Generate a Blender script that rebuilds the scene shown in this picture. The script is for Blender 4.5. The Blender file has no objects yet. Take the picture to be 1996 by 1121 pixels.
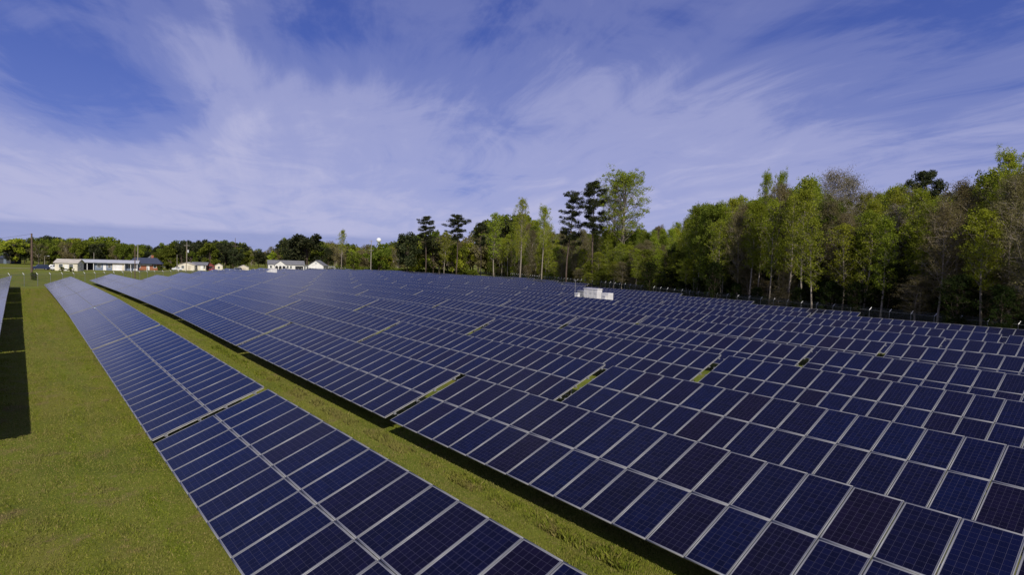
import bpy, bmesh, math, random
import numpy as np
from mathutils import Vector, Matrix
R_ = math.radians
sc = bpy.context.scene
COL = sc.collection
# ------------------------------------------------------------------ camera
# world: x runs along the rows of tables away from us (u), y = -v (v runs to the right, across the rows), z up
FPX, PITCH, ROLL, YAW, CAMZ = 1145.5, .0414, .0301, .7002, 6.75
_cy, _sy = math.cos(YAW), math.sin(YAW)
_F = np.array([_cy, _sy, 0.]); _R = np.array([-_sy, _cy, 0.]); _U = np.array([0, 0, 1.])
_F2 = _F*math.cos(PITCH) - _U*math.sin(PITCH); _U2 = _U*math.cos(PITCH) + _F*math.sin(PITCH)
_R3 = _R*math.cos(ROLL) + _U2*math.sin(ROLL); _U3 = _U2*math.cos(ROLL) - _R*math.sin(ROLL)
cam = bpy.data.cameras.new("camera"); camo = bpy.data.objects.new("camera", cam); COL.objects.link(camo)
cam.sensor_width = 36; cam.lens = 36*FPX/1996; cam.clip_start = .1; cam.clip_end = 20000
f3 = lambda a: Vector((a[0], -a[1], a[2]))
M = Matrix((f3(_R3), f3(_U3), -f3(_F2))).transposed().to_4x4(); M.translation = (0, 0, CAMZ)
camo.matrix_world = M
sc.camera = camo
sc.view_settings.view_transform = 'Standard'; sc.view_settings.look = 'None'
sc.view_settings.gamma = 1; sc.view_settings.use_curve_mapping = False
sc.view_settings.exposure = -0.2
sc.cycles.use_denoising = True
sc.cycles.max_bounces = 6; sc.cycles.transparent_max_bounces = 12

def proj(u, v, z):
    X = np.array([u, v, z-CAMZ]); d = X@_F2
    return 998+FPX*(X@_R3)/d, 560.5-FPX*(X@_U3)/d, d
def at(px, d):
    """ground point (u, v) standing at forward distance d under photograph column px"""
    s = 0.
    for _ in range(12):
        X = _F*d + _R*s
        s += (px-proj(X[0], X[1], 0)[0])*d/FPX
    X = _F*d + _R*s
    return X[0], X[1]
def h_at(u, v, py):
    """height of a thing standing at (u, v) whose top shows at photograph row py"""
    z = 5.
    for _ in range(8):
        z += (proj(u, v, z)[1]-py)*(u*_F[0]+v*_F[1])/FPX
    return z

# ------------------------------------------------------------------ nodes
class NT:
    def __init__(s, tree): s.t = tree
    def n(s, typ, **kw):
        nd = s.t.nodes.new(typ)
        for k, v in kw.items():
            if k.startswith('i_'):
                key = k[2:]; key = int(key) if key.isdigit() else key.replace('_', ' ')
                src = v
                if hasattr(src, 'links') or isinstance(src, bpy.types.NodeSocket): s.t.links.new(src, nd.inputs[key])
                else: nd.inputs[key].default_value = src
            else: setattr(nd, k, v)
        return nd
    def l(s, a, b): s.t.links.new(a, b)
    def math(s, op, a, b=None, c=None, clamp=False):
        nd = s.t.nodes.new('ShaderNodeMath'); nd.operation = op; nd.use_clamp = clamp
        for i, x in enumerate((a, b, c)):
            if x is None: continue
            if isinstance(x, bpy.types.NodeSocket): s.t.links.new(x, nd.inputs[i])
            else: nd.inputs[i].default_value = x
        return nd.outputs[0]
    def ramp(s, fac, stops, interp='LINEAR'):
        nd = s.t.nodes.new('ShaderNodeValToRGB'); cr = nd.color_ramp; cr.interpolation = interp
        while len(cr.elements) < len(stops): cr.elements.new(.5)
        for e, (p, c) in zip(cr.elements, stops):
            e.position = p; e.color = c if len(c) == 4 else (*c, 1)
        s.t.links.new(fac, nd.inputs[0]); return nd.outputs[0]
    def mix(s, fac, a, b, mode='MIX'):
        nd = s.t.nodes.new('ShaderNodeMix'); nd.data_type = 'RGBA'; nd.blend_type = mode
        for i, x in ((0, fac), (6, a), (7, b)):
            if isinstance(x, bpy.types.NodeSocket): s.t.links.new(x, nd.inputs[i])
            else: nd.inputs[i].default_value = x if i == 0 else ((*x, 1) if len(x) == 3 else x)
        return nd.outputs[2]
    def noise(s, vec, scale, detail=4, rough=.55, dist=0.):
        nd = s.t.nodes.new('ShaderNodeTexNoise')
        nd.inputs['Scale'].default_value = scale; nd.inputs['Detail'].default_value = detail
        nd.inputs['Roughness'].default_value = rough; nd.inputs['Distortion'].default_value = dist
        if vec is not None: s.t.links.new(vec, nd.inputs['Vector'])
        return nd.outputs[0]

# ------------------------------------------------------------------ world and sun
SUNV = Vector((-1.15, .53, 1.0)).normalized()
SUN_EL = math.asin(SUNV.z); SUN_ROT = math.atan2(SUNV.x, SUNV.y)
world = bpy.data.worlds.new("World"); sc.world = world; world.use_nodes = True
wt = world.node_tree; wt.nodes.clear(); w = NT(wt)
sky = w.n('ShaderNodeTexSky', sky_type='NISHITA', sun_disc=False, sun_elevation=SUN_EL, sun_rotation=SUN_ROT,
          altitude=50, air_density=1.0, dust_density=.4, ozone_density=3.0)
geo = w.n('ShaderNodeTexCoord'); sep = w.n('ShaderNodeSeparateXYZ'); w.l(geo.outputs['Generated'], sep.inputs[0])
zz = w.math('MAXIMUM', sep.outputs[2], 0.0)
zp = w.math('ADD', zz, .10)
cx_, cy_ = w.math('DIVIDE', sep.outputs[0], zp), w.math('DIVIDE', sep.outputs[1], zp)
CA = math.radians(-22)            # azimuth the cirrus streaks run towards
along = w.math('ADD', w.math('MULTIPLY', cx_, math.cos(CA)), w.math('MULTIPLY', cy_, math.sin(CA)))
across = w.math('SUBTRACT', w.math('MULTIPLY', cy_, math.cos(CA)), w.math('MULTIPLY', cx_, math.sin(CA)))
def comb(a, b, c=0.):
    nd = w.n('ShaderNodeCombineXYZ')
    for i, x in enumerate((a, b, c)):
        if isinstance(x, bpy.types.NodeSocket): w.l(x, nd.inputs[i])
        else: nd.inputs[i].default_value = x
    return nd.outputs[0]
big = w.noise(comb(w.math('MULTIPLY', along, .5), w.math('MULTIPLY', across, .9), 3.7), .8, 4, .5, .6)
fine = w.noise(comb(w.math('MULTIPLY', along, .28), w.math('MULTIPLY', across, 2.6), 8.1), 1.5, 9, .62, .7)
soft = w.noise(comb(w.math('MULTIPLY', along, .9), w.math('MULTIPLY', across, 1.5), 1.3), 1.3, 8, .62, .7)
dens = w.math('ADD', w.math('MULTIPLY', big, .34), w.math('ADD', w.math('MULTIPLY', fine, .27), w.math('MULTIPLY', soft, .60)))
# the veil is thickest low over the field and thins towards the zenith
veil = w.ramp(zz, [(0.0, (.30,)*3), (.10, (.27,)*3), (.20, (.17,)*3), (.34, (.04,)*3), (.48, (.0,)*3)])
dens = w.math('ADD', dens, veil)
# thicker banks (+) and clear pockets (-) of this sky: direction, angular size, strength
def skydir(px, py):
    d = _F2*FPX+_R3*(px-998)-_U3*(py-560.5); d /= np.linalg.norm(d); return (d[0], -d[1], d[2])
for px, py, sig, amp in ((20, 150, 3.4, -.17), (110, 175, 3.0, -.18), (210, 205, 2.8, -.19), (310, 228, 2.4, -.20), (400, 245, 1.8, -.14), (60, 20, 8, -.07), (200, 40, 5, -.06), (430, 170, 5, .05), (370, 268, 2.2, .16), (450, 266, 1.6, .14), (270, 262, 1.6, .06), (120, 330, 6, .12), (60, 250, 3, .08),
                         (590, 90, 3, -.12), (660, 30, 5, -.10), (900, 325, 3.5, -.13), (1150, 210, 9, .08), (800, 250, 7, .03), (980, 40, 9, -.12), (1300, 20, 8, -.10), (1960, 20, 9, -.14), (1700, 30, 8, -.10), (1450, 300, 9, .06), (520, 290, 2, -.05), (1290, 440, 3, -.15), (1500, 120, 8, .02), (960, 180, 3, -.06)):
    dv = w.n('ShaderNodeVectorMath', operation='DISTANCE'); w.l(geo.outputs['Generated'], dv.inputs[0]); dv.inputs[1].default_value = skydir(px, py)
    g = w.math('DIVIDE', dv.outputs['Value'], math.radians(sig)); g = w.math('POWER', 2.718, w.math('MULTIPLY', w.math('MULTIPLY', g, g), -.5))
    dens = w.math('ADD', dens, w.math('MULTIPLY', g, amp))
cl = w.ramp(dens, [(.41, (0,)*3), (.57, (.22,)*3), (.76, (.60,)*3), (1.0, (.97,)*3)], 'EASE')
clear = w.ramp(sep.outputs[2], [(0.0, (.35, .42, .80)), (.12, (.22, .29, .70)), (.30, (.11, .175, .57)), (.55, (.048, .088, .43)), (1.0, (.02, .045, .30))])
sc10 = w.mix(1.0, clear, (8.2, 8.2, 8.2), 'MULTIPLY')
skyc = w.mix(.75, w.mix(1.0, sky.outputs[0], (.42, .54, 1.2), 'MULTIPLY'), sc10)
c1 = w.mix(w.math('MULTIPLY', cl, .95), skyc, (5.5, 5.6, 8.2))
# distant blue-grey cloud bank right above the horizon
bankn = w.noise(comb(w.math('MULTIPLY', along, .3), w.math('MULTIPLY', across, .3)), 1.2, 4)
bank = w.ramp(w.math('ADD', sep.outputs[2], w.math('MULTIPLY', bankn, .006)), [(0.0, (1,)*3), (.036, (1,)*3), (.042, (0,)*3)])
c2 = w.mix(w.math('MULTIPLY', bank, .6), c1, (2.7, 3.3, 6.4))
bg = w.n('ShaderNodeBackground'); bg.inputs[1].default_value = .10
w.l(c2, bg.inputs[0]); wo = w.n('ShaderNodeOutputWorld'); w.l(bg.outputs[0], wo.inputs[0])

sl = bpy.data.lights.new("sun", 'SUN'); sl.energy = 4.6; sl.angle = R_(.5); sl.color = (1, .94, .84)
so = bpy.data.objects.new("sun", sl); COL.objects.link(so)
so.rotation_euler = SUNV.to_track_quat('Z', 'Y').to_euler()

# ------------------------------------------------------------------ helpers
def mat(name, col=(.5,)*3, rough=.7, metal=0., spec=.5):
    m = bpy.data.materials.new(name); m.use_nodes = True
    t = NT(m.node_tree); b = m.node_tree.nodes['Principled BSDF']
    b.inputs['Base Color'].default_value = (*col, 1); b.inputs['Roughness'].default_value = rough
    b.inputs['Metallic'].default_value = metal; b.inputs['Specular IOR Level'].default_value = spec
    return m, t, b
def noisy(name, c1, c2, scale=3., rough=.8, detail=5, metal=0., bump=0., spec=.4):
    m, t, b = mat(name, c1, rough, metal, spec)
    tc = t.n('ShaderNodeTexCoord')
    nz = t.noise(tc.outputs['Object'], scale, detail, .6)
    t.l(t.ramp(nz, [(.35, c1), (.65, c2)]), b.inputs['Base Color'])
    if bump:
        bp = t.n('ShaderNodeBump'); bp.inputs['Strength'].default_value = bump; t.l(nz, bp.inputs['Height']); t.l(bp.outputs[0], b.inputs['Normal'])
    return m
def mesh_np(name, verts, faces_n, loops, mats, midx=None, uv=None, smooth=False):
    """verts (n,3); faces_n = corner count of each face; loops flat vertex indices"""
    me = bpy.data.meshes.new(name); verts = np.asarray(verts, np.float32)
    me.vertices.add(len(verts)); me.vertices.foreach_set('co', verts.ravel())
    loops = np.asarray(loops, np.int32); fn = np.asarray(faces_n, np.int32)
    me.loops.add(len(loops)); me.loops.foreach_set('vertex_index', loops)
    me.polygons.add(len(fn)); st = np.zeros(len(fn), np.int32); st[1:] = np.cumsum(fn)[:-1]
    me.polygons.foreach_set('loop_start', st); me.polygons.foreach_set('loop_total', fn)
    for m in mats: me.materials.append(m)
    if midx is not None: me.polygons.foreach_set('material_index', np.asarray(midx, np.int32))
    if uv is not None:
        l = me.uv_layers.new(name='UVMap'); l.data.foreach_set('uv', np.asarray(uv, np.float32).ravel())
    me.update(calc_edges=True); me.validate()
    if smooth: me.polygons.foreach_set('use_smooth', np.ones(len(fn), bool))
    return me
def link(name, me, parent=None, loc=(0, 0, 0), rot=(0, 0, 0)):
    o = bpy.data.objects.new(name, me); COL.objects.link(o); o.parent = parent; o.location = loc; o.rotation_euler = rot
    return o
def empty(name, loc, rz=0.):
    o = bpy.data.objects.new(name, None); COL.objects.link(o); o.location = loc; o.rotation_euler = (0, 0, rz)
    o.empty_display_size = .2; return o
def tag(o, label=None, cat=None, group=None, kind=None):
    if label: o['label'] = label
    if cat: o['category'] = cat
    if group: o['group'] = group
    if kind: o['kind'] = kind
    return o
class MB:
    """gathers boxes, tubes and polygons into one mesh"""
    def __init__(s): s.v = []; s.f = []; s.m = []
    def poly(s, pts, m=0):
        i = len(s.v); s.v += [tuple(p) for p in pts]; s.f.append(tuple(range(i, i+len(pts)))); s.m.append(m)
    def box(s, x0, x1, y0, y1, z0, z1, m=0):
        i = len(s.v)
        s.v += [(x, y, z) for z in (z0, z1) for y in (y0, y1) for x in (x0, x1)]
        for q in ((0, 2, 3, 1), (4, 5, 7, 6), (0, 1, 5, 4), (2, 6, 7, 3), (0, 4, 6, 2), (1, 3, 7, 5)):
            s.f.append(tuple(i+k for k in q)); s.m.append(m)
    def hexa(s, p8, m=0):
        i = len(s.v); s.v += [tuple(p) for p in p8]
        for q in ((0, 2, 3, 1), (4, 5, 7, 6), (0, 1, 5, 4), (2, 6, 7, 3), (0, 4, 6, 2), (1, 3, 7, 5)):
            s.f.append(tuple(i+k for k in q)); s.m.append(m)
    def tube(s, pts, rad, n=6, m=0, cap=True):
        pts = [Vector(p) for p in pts]; rings = []
        for k, p in enumerate(pts):
            d = (pts[min(k+1, len(pts)-1)]-pts[max(k-1, 0)]).normalized()
            a = d.cross(Vector((0, 0, 1)) if abs(d.z) < .9 else Vector((1, 0, 0))).normalized(); b = d.cross(a)
            r = rad[k] if isinstance(rad, (list, tuple)) else rad
            i = len(s.v); rings.append(i)
            for j in range(n):
                t = 2*math.pi*j/n; s.v.append(tuple(p+a*(r*math.cos(t))+b*(r*math.sin(t))))
        for a_, b_ in zip(rings, rings[1:]):
            for j in range(n):
                s.f.append((a_+j, a_+(j+1) % n, b_+(j+1) % n, b_+j)); s.m.append(m)
        if cap:
            s.f.append(tuple(rings[-1]+j for j in range(n))); s.m.append(m)
            s.f.append(tuple(rings[0]+j for j in reversed(range(n)))); s.m.append(m)
    def mesh(s, name, mats, smooth=False):
        me = bpy.data.meshes.new(name); me.from_pydata(s.v, [], s.f)
        for m in (mats if isinstance(mats, (list, tuple)) else [mats]): me.materials.append(m)
        me.polygons.foreach_set('material_index', s.m); me.update()
        if smooth: me.polygons.foreach_set('use_smooth', [True]*len(s.f))
        return me
    def build(s, name, mats, parent=None, loc=(0, 0, 0), rot=(0, 0, 0), smooth=False):
        return link(name, s.mesh(name, mats, smooth), parent, loc, rot)

# ------------------------------------------------------------------ terrain
TG = np.array([[-1.21, -0.67, -0.35, -0.13, -0.01, 0.04, 0.07, 0.11], [-0.64, -0.25, -0.22, -0.07, -0.05, -0.01, 0.05, 0.12], [0.2, -0.12, -0.04, -0.06, -0.11, -0.05, 0.04, 0.14], [0.48, 0.38, 0.26, 0.01, -0.09, -0.03, 0.07, 0.16], [0.44, 0.39, 0.25, 0.06, 0.01, 0.07, 0.12, 0.15], [0.24, 0.19, 0.15, 0.09, 0.09, 0.13, 0.12, 0.1], [0.05, 0.01, 0.05, 0.08, 0.08, 0.07, 0.03, -0.03], [-0.04, -0.02, 0.02, 0.03, -0.01, -0.07, -0.1, -0.1], [-0.05, -0.05, -0.05, -0.08, -0.1, -0.1, -0.1, -0.1], [-0.05, -0.05, -0.05, -0.05, -0.05, -0.05, -0.05, -0.05], [0, 0, 0, 0, 0, 0, 0, 0]])
def ground(u, v):
    a = min(max((u+30)/30, 0), TG.shape[0]-1.001); b = min(max((v+15)/25, 0), TG.shape[1]-1.001)
    i, j = int(a), int(b); a -= i; b -= j
    def cr(p0, p1, p2, p3, t): return .5*((2*p1)+(-p0+p2)*t+(2*p0-5*p1+4*p2-p3)*t*t+(-p0+3*p1-3*p2+p3)*t**3)
    g = lambda x, y: TG[min(max(x, 0), TG.shape[0]-1), min(max(y, 0), TG.shape[1]-1)]
    z = cr(*[cr(*[g(i+k, j+l) for l in (-1, 0, 1, 2)], b) for k in (-1, 0, 1, 2)], a)
    f = max(0, (u-235)/60, (v-125)/40, (-10-v)/40, (-20-u)/30); f = min(f, 1); f = f*f*(3-2*f)
    return z*(1-f)

# ------------------------------------------------------------------ ground
def fgrid(us, vs):
    V = np.array([(u, -v, ground(u, v)) for u in us for v in vs]); nu, nv = len(us), len(vs)
    idx = np.arange(nu*nv).reshape(nu, nv)
    q = np.stack([idx[:-1, :-1], idx[:-1, 1:], idx[1:, 1:], idx[1:, :-1]], -1).reshape(-1, 4)
    return V, q
us = np.concatenate([[-6000, -2500, -900, -300, -120, -60], np.arange(-40, 300, 3.), [320, 380, 480, 700, 1200, 2500, 9000]])
vs = np.concatenate([[-9000, -3000, -1200, -500, -200, -90, -50], np.arange(-30, 170, 3.), [190, 240, 320, 480, 900, 2500, 9000]])
V, q = fgrid(us, vs)
gm, t, b = mat('turf', (.1, .13, .03), .95, spec=.1)
tc = t.n('ShaderNodeTexCoord'); P = tc.outputs['Object']
mp = t.n('ShaderNodeMapping'); mp.inputs['Scale'].default_value = (.16, 1, 1); t.l(P, mp.inputs[0])
fn_ = t.noise(P, 14, 6, .7); md = t.noise(P, .9, 5, .65, .4); lg = t.noise(P, .07, 4, .6); lane = t.noise(mp.outputs[0], .55, 4, .6)
g1 = t.ramp(fn_, [(.3, (0.0878, 0.119, 0.0081)), (.5, (0.146, 0.186, 0.0149)), (.72, (0.223, 0.257, 0.0338))])
g2 = t.ramp(fn_, [(.3, (0.135, 0.142, 0.0162)), (.7, (0.257, 0.243, 0.0473))])
c = t.mix(t.ramp(lane, [(.42, (0,)*3), (.62, (1,)*3)]), g1, g2)
c = t.mix(t.ramp(lg, [(.35, (0,)*3), (.65, (.55,)*3)]), c, (0.115, 0.169, 0.0135))
dry = t.noise(P, .62, 8, .74, .9)
c = t.mix(t.ramp(t.math('ADD', t.math('MULTIPLY', dry, .8), t.math('MULTIPLY', fn_, .3)), [(.59, (0,)*3), (.72, (.7,)*3)]), c, (.26, .175, .085))
dk = t.noise(P, .33, 6, .7, .5)
c = t.mix(t.ramp(dk, [(.35, (.55,)*3), (.55, (0,)*3)]), c, (.055, .085, .008))
hs_ = t.n('ShaderNodeHueSaturation'); hs_.inputs['Hue'].default_value = .486; hs_.inputs['Saturation'].default_value = .97; hs_.inputs['Value'].default_value = 1.0; t.l(c, hs_.inputs['Color']); c = hs_.outputs[0]
t.l(c, b.inputs['Base Color'])
bp = t.n('ShaderNodeBump'); bp.inputs['Strength'].default_value = .8; bp.inputs['Distance'].default_value = .06
t.l(t.noise(P, 22, 6, .75), bp.inputs['Height']); t.l(bp.outputs[0], b.inputs['Normal'])
gme = mesh_np('ground', V, [4]*len(q), q.ravel(), [gm], smooth=True)
tag(link('ground', gme), kind='structure')

fm = noisy('leaf_litter', (.075, .055, .03), (.13, .10, .05), .8, .95, 6)
fl = [(-60, 56), (29.2, 92), (68.4, 109.5), (200, 172)]; mb = MB()
for (a_, b_), (c_, d_) in zip(fl, fl[1:]):
    n = 12
    for i in range(n):
        for j in range(8):
            q_ = lambda x, y: (a_+(c_-a_)*x/n-40*0, b_+(d_-b_)*x/n+y*16)
            pts_ = [q_(i, j), q_(i+1, j), q_(i+1, j+1), q_(i, j+1)]
            mb.poly([(p[0], -p[1], ground(*p)+.03) for p in pts_][::-1])
tag(mb.build('forest_floor', fm), kind='structure')
# real blades of grass on the strips near the camera
def grass_blades(name, n, box, dens_far, hmin, hmax, m, seed, weight=None):
    rg = np.random.default_rng(seed); u0, u1, v0, v1 = box
    x = rg.random(n)**dens_far
    uu = u0+(u1-u0)*x; vv = v0+(v1-v0)*rg.random(n)
    if weight is not None:
        k = weight(uu, vv, rg); uu, vv = uu[k], vv[k]; n = len(uu)
    zz_ = np.array([ground(a, b_) for a, b_ in zip(uu, vv)])
    clump = (np.sin(uu*2.1+np.sin(vv*3.3))*np.sin(vv*2.7+np.sin(uu*1.7))+1)/2
    hh = (hmin+(hmax-hmin)*rg.random(n))*(.6+.7*clump); wd = .006+.008*rg.random(n)+.0002*uu
    an = rg.random(n)*2*np.pi; ln = rg.normal(0, .35, (n, 2))*hh[:, None]
    base = np.stack([uu, -vv, zz_-.01], 1)
    sx = np.stack([np.cos(an)*wd, np.sin(an)*wd, 0*an], 1)
    mid = base+np.stack([ln[:, 0]*.35, ln[:, 1]*.35, hh*.6], 1)
    tip = base+np.stack([ln[:, 0], ln[:, 1], hh], 1)
    vtx = np.stack([base-sx, base+sx, mid+sx*.7, tip], 1).reshape(-1, 3)
    lp = np.arange(n*4, dtype=np.int32)
    return tag(link(name, mesh_np(name, vtx, [4]*n, lp, [m])), kind='stuff')
bm_, t, b = mat('grass_blade', (.12, .15, .02), .8, spec=.15)
gi = t.n('ShaderNodeNewGeometry')
tcg = t.n('ShaderNodeTexCoord')
cb = t.ramp(gi.outputs['Random Per Island'], [(0, (0.0878, 0.135, 0.0054)), (.45, (0.155, 0.209, 0.0108)), (.8, (0.216, 0.257, 0.0216)), (1, (0.338, 0.284, 0.0945))])
pn = t.noise(tcg.outputs['Object'], .8, 5, .65)
dp = t.noise(tcg.outputs['Object'], .62, 8, .74, .9)
cb = t.mix(t.ramp(dp, [(.54, (0,)*3), (.68, (.75,)*3)]), cb, (.27, .20, .09))
cb = t.mix(t.ramp(pn, [(.45, (0,)*3), (.68, (.5,)*3)]), cb, (0.27, 0.23, 0.054))
mpb = t.n('ShaderNodeMapping'); mpb.inputs['Scale'].default_value = (.05, 1, 1); t.l(tcg.outputs['Object'], mpb.inputs[0])
ln_ = t.noise(mpb.outputs[0], 1.1, 5, .65)
cb = t.mix(t.ramp(ln_, [(.44, (0,)*3), (.60, (.55,)*3)]), cb, (.24, .215, .07))
cb = t.mix(t.ramp(ln_, [(.30, (.6,)*3), (.44, (0,)*3)]), cb, (.07, .11, .008))
hs_ = t.n('ShaderNodeHueSaturation'); hs_.inputs['Hue'].default_value = .488; hs_.inputs['Saturation'].default_value = .98; hs_.inputs['Value'].default_value = 1.04; t.l(cb, hs_.inputs['Color']); cb = hs_.outputs[0]
t.l(cb, b.inputs['Base Color'])
tr = t.n('ShaderNodeBsdfTranslucent'); t.l(cb, tr.inputs[0]); ms = t.n('ShaderNodeMixShader'); ms.inputs[0].default_value = .25
t.l(b.outputs[0], ms.inputs[1]); t.l(tr.outputs[0], ms.inputs[2]); t.l(ms.outputs[0], bm_.node_tree.nodes['Material Output'].inputs[0])
o = grass_blades('grass', 330000, (5, 126, -1.5, 4.2), 2.6, .025, .07, bm_, 1)
tag(o, 'short mown turf with dry patches left of the nearest table row', 'grass')
o = grass_blades('grass', 330000, (5, 126, 5.5, 12.5), 2.6, .025, .075, bm_, 2)
tag(o, 'strip of short green turf between the two nearest table rows', 'grass')
def tall_w(uu, vv, rg): return (np.sin(uu*3.1)+np.sin(uu*1.3+1)+np.sin(uu*7.7)*.5+rg.normal(0, .8, len(uu))) > .6
o = grass_blades('tall_grass', 60000, (6, 46, 10.45, 11.0), 1.6, .06, .2, bm_, 3, tall_w)
tag(o, 'ragged taller grass along the shaded low edge of the second row', 'grass')

# ------------------------------------------------------------------ solar tables
PW, PH, PITCHW, TILT, LOW = .993, 1.929, 1.013, .369, .65
TL = 20*PITCHW-.02; STEP = 20.729
alu = noisy('aluminium', (.19, .19, .19), (.25, .25, .25), 2.5, .5, 3, metal=.15)
steel = noisy('galvanised_steel', (.30, .29, .29), (.42, .41, .40), 4, .55, 4, metal=.5)
bright = noisy('sunlit_channel', (.34, .33, .31), (.45, .43, .40), 3, .55, 3)  # sunlight on the table ends put into a paler channel colour
back, t, b = mat('backsheet', (.32, .31, .30), .6)
cell, t, b = mat('solar_cells', (.01, .015, .06), .06, spec=.22)
uvn = t.n('ShaderNodeTexCoord').outputs['UV']; sp = t.n('ShaderNodeSeparateXYZ'); t.l(uvn, sp.inputs[0])
U_, V_ = sp.outputs[0], sp.outputs[1]
def cellcoord(x, n, marg):
    x = t.math('MULTIPLY', t.math('SUBTRACT', x, marg), n/(1-2*marg)); return x
cu, cv = cellcoord(U_, 6, .014), cellcoord(V_, 12, .010)
def edge(x, wd):
    f = t.math('FRACT', x); return t.math('GREATER_THAN', t.math('ABSOLUTE', t.math('SUBTRACT', f, .5)), .5-wd)
def outside(x, n): return t.math('MAXIMUM', t.math('LESS_THAN', x, 0), t.math('GREATER_THAN', x, n))
bus = t.math('LESS_THAN', t.math('ABSOLUTE', t.math('SUBTRACT', t.math('FRACT', t.math('MULTIPLY', cu, 3)), .5)), .02)
grid = t.math('MAXIMUM', edge(cu, .017), edge(cv, .013))
outm = t.math('MAXIMUM', outside(cu, 6), outside(cv, 12))
oi = t.n('ShaderNodeObjectInfo'); gi = t.n('ShaderNodeNewGeometry')
rnd = t.math('FRACT', t.math('ADD', oi.outputs['Random'], t.math('MULTIPLY', gi.outputs['Random Per Island'], 7.31)))
pc = t.ramp(rnd, [(0, (.0026, .0028, .015)), (.28, (.0024, .0034, .021)), (.52, (.0018, .0040, .026)), (.8, (.0030, .0028, .016)), (1, (.0046, .0028, .012))])
cn = t.n('ShaderNodeTexWhiteNoise'); cn.noise_dimensions = '3D'
cmb = t.n('ShaderNodeCombineXYZ'); t.l(t.math('FLOOR', cu), cmb.inputs[0]); t.l(t.math('FLOOR', cv), cmb.inputs[1]); t.l(rnd, cmb.inputs[2]); t.l(cmb.outputs[0], cn.inputs[0])
pc = t.mix(1., pc, t.ramp(cn.outputs[0], [(0, (.72,)*3), (1, (1.28,)*3)]), 'MULTIPLY')
pc = t.mix(t.math('MULTIPLY', bus, .25), pc, (.04, .04, .07))
pc = t.mix(t.math('MULTIPLY', grid, .6), pc, (.085, .08, .11))
pc = t.mix(outm, pc, (.2, .2, .22))
t.l(pc, b.inputs['Base Color'])
dn = t.noise(t.n('ShaderNodeTexCoord').outputs['Object'], .9, 4, .6)
t.l(t.ramp(dn, [(.3, (.08,)*3), (.7, (.16,)*3)]), b.inputs['Roughness'])

def quads_frame(V, Fc, Mi, UV, x0, y0, part='all'):
    """one module with its low left corner at (x0, -y0); y runs down to -(y0+PH)"""
    w_ = .024; x1, y1 = x0+PW, y0+PH
    def box(a, b_, c_, d, z0, z1, m):
        i = len(V)
        for z in (z0, z1):
            for y in (-c_, -d):
                for x in (a, b_): V.append((x, y, z))
        for qd in ((0, 1, 3, 2), (4, 6, 7, 5), (0, 4, 5, 1), (2, 3, 7, 6), (0, 2, 6, 4), (1, 5, 7, 3)):
            Fc.append([i+k for k in qd]); Mi.append(m); UV.extend([(0, 0)]*4)
    if part in ('all', 'frame'):
        box(x0, x1, y0, y0+w_, -.04, 0, 0); box(x0, x1, y1-w_, y1, -.04, 0, 0)
        box(x0, x0+w_, y0+w_, y1-w_, -.04, 0, 0); box(x1-w_, x1, y0+w_, y1-w_, -.04, 0, 0)
    if part in ('all', 'glass'):
        i = len(V); V += [(x0+w_, -y0-w_, -.004), (x1-w_, -y0-w_, -.004), (x1-w_, -y1+w_, -.004), (x0+w_, -y1+w_, -.004)]
        Fc.append([i+3, i+2, i+1, i]); Mi.append(1); UV.extend([(0, 1), (1, 1), (1, 0), (0, 0)])
        i = len(V); V += [(x0+w_, -y0-w_, -.012), (x1-w_, -y0-w_, -.012), (x1-w_, -y1+w_, -.012), (x0+w_, -y1+w_, -.012)]
        Fc.append([i, i+1, i+2, i+3]); Mi.append(2); UV.extend([(0, 0)]*4)
def module_mesh(name, cells_, part='all'):
    V, Fc, Mi, UV = [], [], [], []
    for x, y in cells_: quads_frame(V, Fc, Mi, UV, x, y, part)
    return mesh_np(name, V, [4]*len(Fc), np.array(Fc).ravel(), [alu, cell, back], Mi, UV)
panel_me = module_mesh('panel', [(0, 0)]); glass_me = module_mesh('panel', [(0, 0)], 'glass'); frame_me = module_mesh('frame', [(0, 0)], 'frame')
spots = [(k*PITCHW, r*(PH+.015)) for k in range(20) for r in (0, 1)]
array_me = module_mesh('panel_array', spots)
half_me = {n: module_mesh('panel_array', [s for s in spots if s[0] < n*PITCHW-.1]) for n in (10, 13)}
ct, st_ = math.cos(TILT), math.sin(TILT)
def on_slope(s, dz=0.):          # point of the module plane, s up the slope, dz off the plane
    return -(s*ct)+dz*st_, LOW+s*st_+dz*ct
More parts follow.
